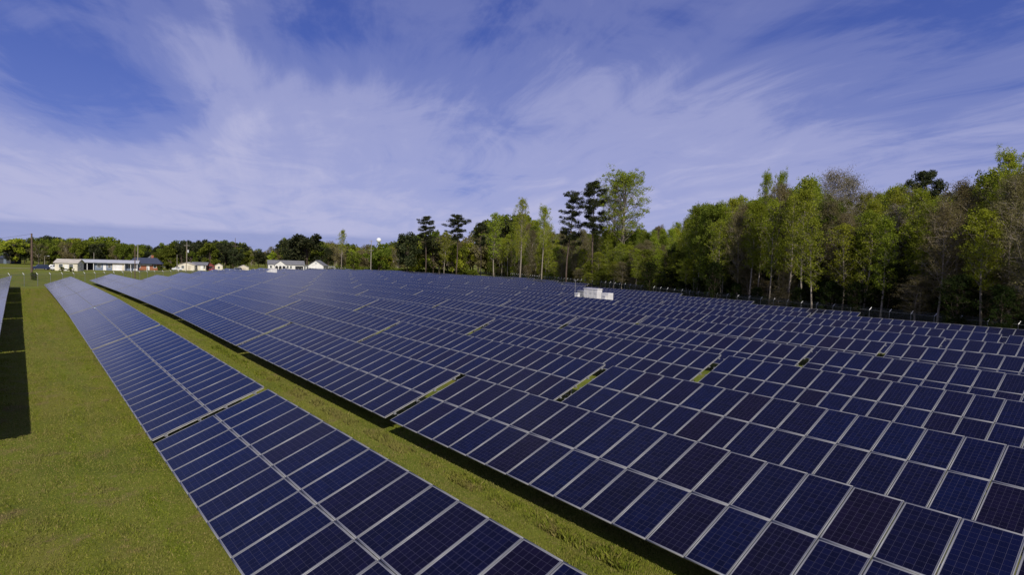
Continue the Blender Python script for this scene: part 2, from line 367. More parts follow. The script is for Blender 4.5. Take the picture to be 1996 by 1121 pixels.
def rack_mb(length, far=False):
    m = MB()
    for s in (.42, 1.5, 2.4, 3.45):                                      # four rails under the modules
        (ya, za), (yb, zb), (yc, zc), (yd, zd) = on_slope(s, -.045), on_slope(s+.05, -.045), on_slope(s, -.115), on_slope(s+.05, -.115)
        x0, x1 = .055, length-.055
        m.hexa([(x0, yc, zc), (x1, yc, zc), (x0, yd, zd), (x1, yd, zd), (x0, ya, za), (x1, ya, za), (x0, yb, zb), (x1, yb, zb)])
    n = 7
    for k in range(n):
        x = .7+k*(length-1.4)/(n-1)
        (ya, za), (yb, zb), (yc, zc), (yd, zd) = on_slope(.25, -.118), on_slope(3.65, -.118), on_slope(.25, -.22), on_slope(3.65, -.22)
        m.hexa([(x-.04, yc, zc), (x+.04, yc, zc), (x-.04, yd, zd), (x+.04, yd, zd), (x-.04, ya, za), (x+.04, ya, za), (x-.04, yb, zb), (x+.04, yb, zb)])
        y1, z1 = on_slope(.7, -.2); m.tube([(x, -1.95*ct, .55), (x, y1, z1)], .03, 4)
        y1, z1 = on_slope(3.3, -.2); m.tube([(x, -1.95*ct, .75), (x, y1, z1)], .03, 4)
    for x in (.0, length-.05):                                          # end channels, pale colour carries the sunlight on the table ends
        (ya, za), (yb, zb), (yc, zc), (yd, zd) = on_slope(.03, -.042), on_slope(3.84, -.042), on_slope(.03, -.068), on_slope(3.84, -.068)
        m.hexa([(x-.003, yc, zc), (x+.053, yc, zc), (x-.003, yd, zd), (x+.053, yd, zd), (x-.003, ya, za), (x+.053, ya, za), (x-.003, yb, zb), (x+.053, yb, zb)], 1)
    return m
def post_mb(x0):
    m = MB(); y, z = on_slope(1.95, -.22)
    m.box(x0-.055, x0+.055, y-.004, y+.004, -.5, z+.03); m.box(x0-.06, x0-.052, y-.045, y+.045, -.5, z+.01); m.box(x0+.052, x0+.06, y-.045, y+.045, -.5, z+.01)
    return m
rack_me = rack_mb(TL).mesh('rack', [steel, bright]); post_me = post_mb(0).mesh('post', steel)
clips = MB()
for s in (.445, 1.525, 2.425, 3.475):
    for x in (-.07, TL+.07):
        y, z = on_slope(s, -.06); clips.box(x-.05, x+.05, y-.05, y+.05, z-.03, z+.03)
clip_me = clips.mesh('end_clamps', alu)
far_rack = rack_mb(TL)
for k in range(7):
    pm = post_mb(.7+k*(TL-1.4)/6); i0 = len(far_rack.v); far_rack.v += pm.v; far_rack.f += [tuple(i0+j for j in f) for f in pm.f]; far_rack.m += pm.m
far_rack_me = far_rack.mesh('rack', [steel, bright])
half_rack = {}
for n in (10, 13):
    L_ = n*PITCHW-.02; fr = rack_mb(L_)
    for k in range(4):
        pm = post_mb(.7+k*(L_-1.4)/3); i0 = len(fr.v); fr.v += pm.v; fr.f += [tuple(i0+j for j in f) for f in pm.f]; fr.m += pm.m
    half_rack[n] = fr.mesh('rack', [steel, bright])

U0 = [25.2, 22.42, 20.7, 19.33, 17.74, 16.13, 14.54, 13.08, 11.1, 9.5, 7.0, 4.3, 1.88, -.1, -1.93, -3.88, -5.83]
V0 = [-4.33, 3.37, 11.03, 18.94, 27.06, 35.21, 43.42, 51.77, 60.03, 68.17, 76.4, 84.59, 92.54, 100.19, 107.76, 115.49, 123.22]
K0 = [0, -1, -1, -1, -1, -1, -1, -1, -1, -1, 1, 2, 3, 5, 5, 6, 7]
K1 = [5, 5, 6, 6, 7, 8, 9, 10, 10, 11, 11, 11, 12, 12, 12, 12, 12]
ORD = ['', 'first', 'second', 'third', 'fourth', 'fifth', 'sixth', 'seventh', 'eighth', 'ninth', 'tenth', 'eleventh', 'twelfth', 'thirteenth', 'fourteenth', 'fifteenth', 'sixteenth', 'seventeenth']
def place_table(row, k, n=20, x_off=0.):
    ua = U0[row]+k*STEP+x_off; ub = ua+n*PITCHW-.02; v = V0[row]
    za, zb = ground(ua, v+1.5), ground(ub, v+1.5); dz = {2: .05, 3: -.05}.get(row, 0); za += dz; zb += dz
    e = empty('solar_table', (ua, -v, za)); e.rotation_euler = (0, -math.atan2(zb-za, ub-ua), 0)
    return e
random.seed(4)
count = 0
for row in range(17):
    vis = []
    for k in range(K0[row], K1[row]):
        ua, ub = U0[row]+k*STEP, U0[row]+k*STEP+TL
        ok = False
        for uu in np.linspace(ua, ub, 9):
            for vv, z in ((V0[row], LOW), (V0[row]+3.6, 2.05)):
                if uu*_F[0]+vv*_F[1] < 1: continue
                x, y, d = proj(uu, vv, z)
                if d > 0 and -60 < x < 2060 and y < 1200: ok = True
        if row == 0: ok = True
        if ok: vis.append(k)
    for nth, k in enumerate(vis, 1):
        n = 20; xo = 0.
        if row == 9 and k == 2: n = 10
        if row == 8 and k == 8: n = 13; xo = 7*PITCHW
        e = place_table(row, k, n, xo); count += 1
        rowname = 'row at the left edge' if row == 0 else ('nearest long row' if row == 1 else ORD[row]+' row back from camera')
        where = 'farthest one' if k == vis[-1] else (ORD[nth]+' from near end')
        tag(e, 'dark blue solar table, %s, %s' % (where, rowname), 'solar table', 'solar tables set out in rows on the turf')
        if n != 20:
            e['label'] = 'shortened solar table beside the %s white electrical cabins' % ('large' if row == 9 else 'far small')
        mid = (U0[row]+k*STEP+TL/2)*_F[0]+V0[row]*_F[1]; near = (U0[row]+k*STEP)*_F[0]+V0[row]*_F[1]
        if n == 20 and mid < 58:
            fine_ = mid < 27
            for (x, s) in spots:
                y, z = on_slope(s)
                p = link('panel', glass_me if fine_ else panel_me, e, (x, y, z), (-TILT+random.gauss(0, .0022), random.gauss(0, .0018), 0))
                if fine_: link('frame', frame_me, p)
            link('rack', rack_me, e); link('end_clamps', clip_me, e)
            for j in range(7): link('post', post_me, e, (.7+j*(TL-1.4)/6, 0, 0))
        else:
            y, z = on_slope(0)
            link('panel_array', array_me if n == 20 else half_me[n], e, (0, y, z), (-TILT, 0, 0))
            link('rack', far_rack_me if n == 20 else half_rack[n], e)
print('tables', count)

# ------------------------------------------------------------------ electrical cabins between the rows
white_p = noisy('white_enamel', (.62, .60, .58), (.74, .72, .70), 1.2, .45, 4)
grey_p = noisy('grey_enamel', (.26, .26, .27), (.33, .33, .34), 1.5, .5, 4)
dark_p, _, _ = mat('dark_louvre', (.05, .05, .055), .6)
concrete = noisy('concrete', (.36, .34, .31), (.46, .44, .40), 2, .9, 6, bump=.2)
def cabinet(name, label, px, d, lu, lv, h, m, doors=2, group=None, roof=True, cat='electrical cabinet'):
    """row-aligned enclosure whose nearest upright edge shows at column px"""
    u, v = at(px, d); z = ground(u, v)
    e = empty(name, (u, -v, z)); tag(e, label, cat, group)
    mb = MB(); mb.box(0, lu, -lv, 0, .12, h-.1); mb.build('cabinet_body', m, e)
    mb = MB(); mb.box(-.12, lu+.12, -lv-.12, .12, -.3, .117); mb.build('plinth', concrete, e)
    if roof:
        mb = MB(); mb.box(-.07, lu+.07, -lv-.07, .07, h-.098, h-.03); mb.hexa([(-.05, -lv-.05, h-.028), (lu+.05, -lv-.05, h-.028), (-.05, .05, h-.028), (lu+.05, .05, h-.028),
                       (.02, -lv+.02, h+.02), (lu-.02, -lv+.02, h+.02), (.02, -.02, h), (lu-.02, -.02, h)]); mb.build('roof', m, e)
    for k in range(doors):
        a, b_ = lu*(k+.06)/doors, lu*(k+.94)/doors
        mb = MB(); mb.box(a, b_, .003, .03, .25, h-.25); dr = mb.build('door', m, e)
        mb = MB(); mb.box(b_-.16, b_-.10, .032, .07, h*.45, h*.55); mb.build('handle', dark_p, dr)
        mb = MB()
        for i in range(5): mb.box(a+.12, b_-.25, .032, .045, h*.72+i*.05, h*.72+i*.05+.025)
        mb.build('louvre', m, dr)
    mb = MB(); mb.box(-.03, -.003, -lv*.85, -lv*.15, .3, h-.3); mb.build('side_panel', m, e)
    return e
CG = 'white electrical cabins in the solar field'
cabinet('inverter_cabin', 'tallest white electrical cabin of the nearer group in the solar field', 1163, 92, 2.85, 1.15, 3.15, white_p, 3, CG)
cabinet('transformer_box', 'square white transformer box at the right end of the nearer cabins', 1184.5, 88.5, 1.4, 1.15, 2.8, white_p, 2, CG, False)
cabinet('switch_box', 'small low white box in front of the square white transformer box', 1178.5, 86, .62, .6, 2.45, white_p, 1, CG)
cabinet('switch_box', 'smallest white box left of the tallest electrical cabin', 1125.5, 94, .7, .45, 2.3, white_p, 1, CG)
cabinet('switch_box', 'dull grey box tucked behind left of the tallest white cabin', 1136, 96.5, 1.35, .8, 2.6, grey_p, 2, CG)
cabinet('inverter_cabin', 'distant white cabin beyond the middle of the solar field', 527, 184, 1.6, 2.0, 2.8, white_p, 2, CG)
cabinet('switch_box', 'low white box left of the distant white cabin', 521, 184, 1.0, 1.0, 2.1, white_p, 1, CG)
u, v = at(1120, 97); e = empty('weather_mast', (u, -v, 0)); tag(e, 'thin grey mast standing beside the smallest white box', 'mast')
hm = h_at(u, v, 545)
mb = MB(); mb.tube([(0, 0, -.3), (0, 0, hm)], .035, 6); mb.build('pole', steel, e)
mb = MB(); mb.box(-.25, .25, -.02, .02, hm-.25, hm-.21); mb.box(.2, .28, -.05, .05, hm-.2, hm-.08); mb.build('sensor_arm', steel, e)

# ------------------------------------------------------------------ fences
post_m = noisy('fence_post_steel', (.16, .17, .17), (.24, .24, .24), 3, .6, 3, metal=.2)
arm_m, _, _ = mat('sunlit_galvanised', (.78, .78, .76), .45, .1)  # arms near white: sun on the galvanised steel put into the colour
cl_m, t, b = mat('chain_link', (.12, .125, .12), .6, .2)
tc = t.n('ShaderNodeTexCoord'); sp = t.n('ShaderNodeSeparateXYZ'); t.l(tc.outputs['UV'], sp.inputs[0])
da = t.math('ABSOLUTE', t.math('SUBTRACT', t.math('FRACT', t.math('MULTIPLY', t.math('ADD', sp.outputs[0], sp.outputs[1]), 12)), .5))
db = t.math('ABSOLUTE', t.math('SUBTRACT', t.math('FRACT', t.math('MULTIPLY', t.math('SUBTRACT', sp.outputs[0], sp.outputs[1]), 12)), .5))
wire = t.math('LESS_THAN', t.math('MINIMUM', da, db), .045)
tp = t.n('ShaderNodeBsdfTransparent'); ms = t.n('ShaderNodeMixShader'); t.l(wire, ms.inputs[0]); t.l(tp.outputs[0], ms.inputs[1]); t.l(b.outputs[0], ms.inputs[2])
t.l(ms.outputs[0], cl_m.node_tree.nodes['Material Output'].inputs[0])
def fence(label, pts, out, sp_=3.05, h=2.05):
    """pts: polyline of (u, v); out: unit vector (u, v) the arms lean towards"""
    u0, v0 = pts[0]; e = empty('chain_link_fence', (u0, -v0, 0)); tag(e, label, 'fence')
    P_ = []
    for (a, b_), (c_, d_) in zip(pts, pts[1:]):
        L = math.hypot(c_-a, d_-b_); n = max(1, round(L/sp_))
        P_ += [(a+(c_-a)*i/n, b_+(d_-b_)*i/n) for i in range(n)]
    P_.append(pts[-1])
    ang = math.atan2(-out[1], out[0])
    pm = MB(); pm.tube([(0, 0, -.3), (0, 0, h)], .035, 6); pm = pm.mesh('post', post_m)
    am = MB(); am.tube([(0, 0, h), (.32, 0, h+.34)], .035, 5); am = am.mesh('barb_arm', arm_m)
    V, Fc, UV = [], [], []; wr = MB(); s = 0; prev = None
    for k, (a, b_) in enumerate(P_):
        z = ground(a, b_)
        p = link('post', pm, e, (a-u0, -(b_-v0), z)); link('barb_arm', am, p, (0, 0, 0), (0, 0, ang+random.uniform(-.15, .15)))
        q = (a-u0, -(b_-v0), z)
        if prev:
            L = math.dist(prev, q); i = len(V)
            V += [(prev[0], prev[1], prev[2]+.03), (q[0], q[1], q[2]+.03), (q[0], q[1], q[2]+h), (prev[0], prev[1], prev[2]+h)]; Fc.append([i, i+1, i+2, i+3])
            UV += [(s, 0), (s+L, 0), (s+L, h), (s, h)]; s += L
            wr.tube([(prev[0], prev[1], prev[2]+h), (q[0], q[1], q[2]+h)], .02, 4, cap=False)
            for f in (.4, .7, 1.):
                o_ = (out[0]*.32*f, -out[1]*.32*f, h+.34*f)
                wr.tube([tuple(prev[j]+o_[j] for j in range(3)), tuple(q[j]+o_[j] for j in range(3))], .006, 3, cap=False)
        prev = q
    link('chain_link', mesh_np('chain_link', V, [4]*len(Fc), np.array(Fc).ravel(), [cl_m], None, UV), e)
    wr.build('top_wires', post_m, e)
fence('grey chain link fence with bent arm posts before the woods', [(-4, 71.5), (29.2, 87.3), (68.4, 105.1), (200, 167.5)], (-.43, .90))
fence('chain link fence with sunlit bent arm posts before the houses', [(104, -28), (130, -1), (164, 25.4), (262, 118)], (.72, -.69))

# ------------------------------------------------------------------ far side: road, houses, cars, poles
road_m = noisy('sandy_road', (.24, .20, .13), (.30, .26, .17), 1.5, .95, 6)
def fr(px, d): 
    """ground point, and the turn that makes local x run to the right and local y away as seen from the camera"""
    u, v = at(px, d); th = math.atan2(v, u)
    return (u, -v, 0.), math.atan2(-math.cos(th), -math.sin(th))
pts = [fr(px, d)[0] for px, d in ((-420, 196), (-150, 196), (60, 200), (250, 206), (420, 222), (520, 244), (640, 285))]
mb = MB()
for a, b_ in zip(pts, pts[1:]):
    ex = lambda p, k: (p[0]+k, p[1], .006)
    mb.poly([ex(a, -2.4), ex(b_, -2.4), ex(b_, 2.4), ex(a, 2.4)])
tag(mb.build('road', road_m), kind='structure')

def flat(name, c, rough=.8, k=.12):
    return noisy(name, tuple(x*(1-k) for x in c), tuple(min(1, x*(1+k)) for x in c), .9, rough, 5)
M_ = dict(cream=flat('cream_siding', (.70, .64, .50)), white=flat('white_siding', (.74, .72, .68)), beige=flat('beige_siding', (.55, .48, .36)),
          blue=flat('slate_blue_siding', (.16, .20, .27)), greyroof=flat('grey_shingle', (.17, .17, .18), .9), bluer=flat('blue_black_shingle', (.045, .055, .09), .9),
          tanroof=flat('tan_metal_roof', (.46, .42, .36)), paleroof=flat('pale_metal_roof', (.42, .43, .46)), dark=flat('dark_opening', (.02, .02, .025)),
          red=flat('dark_red_paint', (.20, .045, .04)), trim=flat('white_trim', (.78, .77, .74)))
brick = noisy('red_brick', (.24, .085, .045), (.40, .16, .09), 5, .9, 8)
pane_m, _, _ = mat('window_glass', (.03, .04, .05), .08, spec=.6)

def walls(e, x0, x1, y0, y1, h, rh, m, axis='x', name='wall'):
    mb = MB(); mb.box(x0, x1, y0, y1, -.3, h)
    if rh > h:
        if axis == 'x':
            ym = (y0+y1)/2
            for x in (x0, x1): mb.poly([(x, y0, h), (x, y1, h), (x, ym, rh)])
        else:
            xm = (x0+x1)/2
            for y in (y0, y1): mb.poly([(x0, y, h), (x1, y, h), (xm, y, rh)])
    return mb.build(name, m, e)
def roof(e, x0, x1, y0, y1, h, rh, m, axis='x', ov=.35, th=.14):
    mb = MB()
    if axis == 'x':
        ym = (y0+y1)/2; s = (rh-h)/(ym-y0)
        for sg, ya in ((1, y0), (-1, y1)):
            yb = ya-sg*ov; zb = h-ov*s
            mb.hexa([(x0-ov, yb, zb+.02), (x1+ov, yb, zb+.02), (x0-ov, ym, rh+.02), (x1+ov, ym, rh+.02), (x0-ov, yb, zb+.02+th), (x1+ov, yb, zb+.02+th), (x0-ov, ym, rh+.02+th), (x1+ov, ym, rh+.02+th)])
    else:
        xm = (x0+x1)/2; s = (rh-h)/(xm-x0)
        for sg, xa in ((1, x0), (-1, x1)):
            xb = xa-sg*ov; zb = h-ov*s
            mb.hexa([(xb, y0-ov, zb+.02), (xm, y0-ov, rh+.02), (xb, y1+ov, zb+.02), (xm, y1+ov, rh+.02), (xb, y0-ov, zb+.02+th), (xm, y0-ov, rh+.02+th), (xb, y1+ov, zb+.02+th), (xm, y1+ov, rh+.02+th)])
    return mb.build('roof', m, e)
def window(e, x, z, w_, h, y=0., side=None):
    mb = MB()
    def put(m_, a0, a1, z0, z1, d0, d1):
        if side is None: m_.box(a0, a1, y-d1, y-d0, z0, z1)
        else: m_.box(side+d0, side+d1, a0, a1, z0, z1)
    f = .09
    put(mb, x-w_/2-f, x+w_/2+f, z+h, z+h+f, .004, .06); put(mb, x-w_/2-f, x+w_/2+f, z-f, z, .004, .08)
    put(mb, x-w_/2-f, x-w_/2, z, z+h, .004, .06); put(mb, x+w_/2, x+w_/2+f, z, z+h, .004, .06); put(mb, x-w_/2, x+w_/2, z+h/2-.03, z+h/2+.03, .012, .05)
    o = mb.build('window', M_['trim'], e); pb = MB(); put(pb, x-w_/2, x+w_/2, z, z+h, .004, .011); pb.build('pane', pane_m, o)
def door(e, x, w_, h, m, y=0., name='door'):
    mb = MB(); mb.box(x-w_/2, x+w_/2, y-.05, y-.004, 0, h)
    for i in (1, 2, 3): mb.box(x-w_/2+.08, x+w_/2-.08, y-.058, y-.052, h*i/4-.02, h*i/4+.02)
    o = mb.build(name, m, e); hb = MB(); hb.box(x+w_/2-.15, x+w_/2-.1, y-.1, y-.06, .95, 1.05); hb.build('handle', M_['dark'], o)
def post(e, x, y, h, m, r=.08): 
    mb = MB(); mb.box(x-r, x+r, y-r, y+r, -.2, h); mb.build('porch_post', m, e)
def hs(name, label, cat, px, d, rot=0.):
    p, a = fr(px, d); e = empty(name, p, a+rot); return tag(e, label, cat)
S = lambda px, d: px*d/FPX           # photo pixels -> metres at distance d

# dark roofed house at the far left
d = 250; e = hs('house', 'low dark roofed house under the trees at the far left edge', 'house', 6, d, .1)
walls(e, -9, 6, 0, 8, 2.5, 4.6, flat('dark_siding', (.06, .07, .085))); roof(e, -9, 6, 0, 8, 2.5, 4.6, M_['bluer'])
for x in (-6, -2, 3): window(e, x, .9, 1.2, 1.2)
door(e, .6, .95, 2.05, M_['blue'])
# cream shed, long side towards us, gable end on the right
d = 190; e = hs('shed', 'cream shed with two windows and a grey right gable end', 'shed', 129, d, R_(-24))
walls(e, -3.2, 3.2, 0, 4.2, 2.55, 3.6, M_['cream']); roof(e, -3.2, 3.2, 0, 4.2, 2.55, 3.6, M_['tanroof'])
window(e, -1.5, 1.0, 1.1, 1.0); window(e, 1.4, 1.0, 1.1, 1.0); window(e, 2.1, 1.0, .9, 1.0, side=3.2); door(e, 0, .9, 2.0, M_['trim'])
# long low house with carport and pale roof
d = 205; e = hs('house', 'long low house with pale grey roof and dark open carport', 'house', 206, d, R_(-6))
walls(e, -3.2, 1.9, 0, 7, 2.5, 3.1, M_['blue']); roof(e, -7.6, 9.6, -.9, 7, 2.6, 3.5, M_['paleroof'], ov=.25)
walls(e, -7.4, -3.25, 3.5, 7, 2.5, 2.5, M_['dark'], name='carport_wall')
for x in (-7.3, -5.2, -3.4): post(e, x, -.6, 2.6, M_['trim'])
walls(e, 1.95, 5.4, -.3, 7, 2.5, 2.5, M_['cream'], name='garage_wall'); door(e, 3.5, 2.6, 2.1, M_['trim'], -.3, 'garage_door')
walls(e, 5.45, 9.4, 1.2, 7, 2.5, 2.5, M_['blue'], name='porch_wall')
for x in (5.6, 7.4, 9.3): post(e, x, -.6, 2.6, M_['trim'])
window(e, -1.9, 1, 1.1, 1.1); door(e, -.3, .9, 2, M_['trim']); window(e, 1.1, 1, .8, 1.1); window(e, 7.2, 1, 1.1, 1.1, 1.2); door(e, 8.6, .9, 2, M_['trim'], 1.2)
# brick house with blue-black roof
d = 222; e = hs('brick_house', 'brick house with broad blue black roof behind the thin brown pole', 'house', 285, d, R_(-5))
walls(e, -4.2, 4.2, 0, 8, 2.3, 2.3, brick)
mb = MB(); mb.poly([(-6.2, -1.2, 2.35), (5.2, -1.2, 2.35), (3.2, 4, 4.6), (-4.2, 4, 4.6)]); mb.poly([(5.2, -1.2, 2.35), (5.2, 9, 2.35), (3.2, 4, 4.6)]); mb.poly([(5.2, 9, 2.35), (-6.2, 9, 2.35), (-4.2, 4, 4.6), (3.2, 4, 4.6)])
mb.poly([(-6.2, 9, 2.35), (-6.2, -1.2, 2.35), (-4.2, 4, 4.6)]); mb.poly([(-6.2, -1.2, 2.3), (-6.2, 9, 2.3), (5.2, 9, 2.3), (5.2, -1.2, 2.3)]); rf = mb.build('roof', M_['bluer'], e)
mb = MB(); mb.box(1.2, 2.0, 4.6, 5.4, 4.2, 5.6); mb.build('chimney', brick, rf)
window(e, -2.6, .9, 1.5, 1.0); window(e, 2.8, .9, .9, 1.1); door(e, .6, .95, 2.0, M_['trim'])
mb = MB(); mb.box(-3.6, 1.9, -.35, -.05, 1.75, 2.28); mb.build('porch_beam', M_['trim'], e)
# white two storey gable behind
d = 262; e = hs('house', 'tall white gabled house showing behind the round green shrub', 'house', 314, d, R_(20))
walls(e, -2.2, 2.2, 0, 8, 4.4, 6.2, M_['white'], 'y'); roof(e, -2.2, 2.2, 0, 8, 4.4, 6.2, M_['greyroof'], 'y'); window(e, 0, 3.6, .9, 1.1); window(e, 0, 1, 1.1, 1.2)
# beige pair
d = 232; e = hs('house', 'beige front gabled house right of the small parked white van', 'house', 363, d, R_(-8))
walls(e, -2.9, 2.9, 0, 8, 2.1, 3.1, M_['cream'], 'y'); roof(e, -2.9, 2.9, 0, 8, 2.1, 3.1, M_['tanroof'], 'y', .25); window(e, -1.2, .9, .9, .9); door(e, 1, .9, 1.95, M_['beige'])
e = hs('house', 'cream side gabled house between beige gable and red shed', 'house', 389, 238, R_(-8))
walls(e, -2.8, 2.2, 0, 6, 2.2, 3.0, M_['cream']); roof(e, -2.8, 2.6, 0, 6, 2.2, 3.2, M_['greyroof']); window(e, -1.2, .9, .9, 1); door(e, .8, .9, 1.95, M_['trim']); window(e, 1.7, .9, .5, 1)
e = hs('shed', 'small dark red shed with open front', 'shed', 410, 242, 0)
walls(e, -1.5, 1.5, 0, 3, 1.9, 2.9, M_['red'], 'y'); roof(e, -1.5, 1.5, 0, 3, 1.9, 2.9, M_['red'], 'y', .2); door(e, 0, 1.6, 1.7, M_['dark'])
e = hs('shed', 'narrow cream gabled shed right of the red shed', 'shed', 426.5, 232, 0)
walls(e, -1.35, 1.35, 0, 4, 2.2, 3.05, M_['cream'], 'y'); roof(e, -1.35, 1.35, 0, 4, 2.2, 3.05, M_['tanroof'], 'y', .15); window(e, 0, 1.1, .7, .8)
e = hs('shed', 'wide low cream gabled shed beyond the far rows', 'shed', 474.5, 240, 0)
walls(e, -1.95, 1.95, 0, 5, 1.7, 2.6, M_['cream'], 'y'); roof(e, -1.95, 1.95, 0, 5, 1.7, 2.6, M_['tanroof'], 'y', .2); door(e, 0, 1.8, 1.6, M_['beige'])
# long white house with arched porch
d = 290; e = hs('house', 'long white house with arched porch and grey roof', 'house', 562, d, R_(4))
walls(e, -9.2, 7.4, 0, 8, 2.7, 2.7, M_['white']); roof(e, -9.2, 7.4, 0, 8, 2.75, 4.6, M_['greyroof'])
walls(e, -6.4, -1.4, -3.2, -.02, 2.5, 4.4, M_['white'], 'y', 'porch_gable'); roof(e, -6.4, -1.4, -3.2, 1.5, 2.5, 4.4, M_['greyroof'], 'y', .2)
for k in range(3):
    x = -5.55+k*1.65; mb = MB(); n = 10
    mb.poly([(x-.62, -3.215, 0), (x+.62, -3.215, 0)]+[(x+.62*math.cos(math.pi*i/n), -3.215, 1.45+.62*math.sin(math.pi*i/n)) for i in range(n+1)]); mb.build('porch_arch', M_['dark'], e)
for x in (-.3, 1.2): window(e, x, .9, .8, 1.2)
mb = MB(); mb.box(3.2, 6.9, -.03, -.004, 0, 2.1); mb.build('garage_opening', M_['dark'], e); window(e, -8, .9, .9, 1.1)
# white garage with two doors
d = 278; e = hs('garage', 'white front gabled garage with two doors and round louvre', 'garage', 615.5, d, R_(-14))
walls(e, -3.5, 3.5, 0, 8, 2.9, 5.2, M_['white'], 'y'); roof(e, -3.5, 3.5, 0, 8, 2.9, 5.2, M_['greyroof'], 'y', .4)
door(e, -1.65, 2.6, 2.1, M_['trim'], 0, 'garage_door'); door(e, 1.65, 2.6, 2.1, M_['trim'], 0, 'garage_door')
mb = MB(); mb.poly([(.45*math.cos(2*math.pi*i/12), -.02, 3.9+.45*math.sin(2*math.pi*i/12)) for i in range(12)]); mb.build('gable_louvre', M_['paleroof'], e)
walls(e, -6.3, -3.6, 2, 7, 2.5, 2.5, M_['white'], name='link_wall'); window(e, -5.6, .8, .8, 1.3, 2); window(e, -4.4, .8, .8, 1.3, 2)
mb = MB(); mb.box(-6.5, -3.55, 1.6, 7.3, 2.52, 2.75); mb.build('link_roof', M_['greyroof'], e)
e = hs('carport', 'open metal carport with pale flat roof right of the white garage', 'carport', 641, 286, 0)
mb = MB(); mb.box(-2.9, 2.9, 0, 6, 2.25, 2.42); mb.build('roof', M_['paleroof'], e)
for x in (-2.7, 0, 2.7):
    for y in (.2, 5.8): post(e, x, y, 2.24, M_['trim'], .06)

# vehicles
tyre_m, _, _ = mat('tyre_rubber', (.02, .02, .02), .8); rim_m, _, _ = mat('wheel_rim', (.4, .4, .42), .35, .6)
lamp_m, _, _ = mat('lamp_glass', (.7, .7, .68), .15)
def car(name, label, cat, px, d, rot, colr, prof, glass, L, wd=1.75):
    p, a = fr(px, d); e = empty(name, p, a+rot); tag(e, label, cat, 'vehicles parked by the far houses')
    m, _, _ = mat(name+'_paint', colr, .3, .1)
    mb = MB(); n = len(prof)
    P1 = [(x*L, 0, z) for x, z in prof]; ins = lambda z: .0 if z < .95 else .18*(z-.95)/.6
    A = [(x, ins(z), z) for x, _, z in P1]; B = [(x, wd-ins(z), z) for x, _, z in P1]
    mb.poly(A); mb.poly(B[::-1])
    for i in range(n): mb.poly([A[i], B[i], B[(i+1) % n], A[(i+1) % n]])
    mb.build('body', m, e)
    for y, s in ((-.01, 1), (wd+.01, -1)):
        g = MB(); g.poly([(x*L, y+s*ins(z), z) for x, z in glass]); g.build('side_window', pane_m, e)
    for x in (.17*L, .81*L):
        for y in (.02, wd-.22):
            g = MB(); g.tube([(x, y, .33), (x, y+.2, .33)], .33, 14); wh = g.build('wheel', tyre_m, e)
            g = MB(); g.tube([(x, y-.01, .33), (x, y+.21, .33)], .19, 10); g.build('rim', rim_m, wh)
    for y in (.2, wd-.45):
        g = MB(); g.box(-.02, .03, y, y+.25, .62, .78); g.build('headlight', lamp_m, e)
sedan = [(0, .35), (0, .8), (.03, .9), (.27, 1.0), (.38, 1.42), (.68, 1.45), (.84, 1.02), (.99, .95), (1, .4)]
sed_g = [(.30, 1.0), (.395, 1.36), (.665, 1.39), (.79, 1.02)]
van = [(0, .4), (0, 1.0), (.12, 1.15), (.24, 1.85), (.97, 1.9), (1, 1.7), (1, .4)]; van_g = [(.17, 1.2), (.26, 1.7), (.45, 1.72), (.45, 1.2)]
suv = [(0, .4), (0, .95), (.04, 1.02), (.26, 1.1), (.36, 1.68), (.93, 1.68), (1, 1.1), (1, .4)]; suv_g = [(.30, 1.12), (.385, 1.58), (.90, 1.58), (.94, 1.15)]
car('parked_car', 'dark blue car parked beside the tall brown pole', 'car', 61, 188, .1, (.02, .03, .07), suv, suv_g, 4.6)
car('parked_car', 'white car parked right of the dark blue car', 'car', 86, 191, -.2, (.7, .7, .7), suv, suv_g, 4.4)
car('parked_van', 'small white van parked left of the cream shed', 'van', 99, 189, .1, (.72, .72, .7), van, van_g, 2.6)
car('parked_car', 'white car parked left of the beige front gabled house', 'car', 335, 226, .05, (.75, .75, .74), sedan, sed_g, 3.6)
car('parked_car', 'red car parked in front of the dark red shed', 'car', 407, 231, 0, (.25, .03, .03), sedan, sed_g, 3.2)
car('parked_car', 'black car parked right of the narrow cream shed', 'car', 449, 234, 0, (.015, .015, .02), suv, suv_g, 4.2)
car('parked_car', 'white car parked under the open carport', 'car', 642, 288, 0, (.7, .7, .7), sedan, sed_g, 3.8)

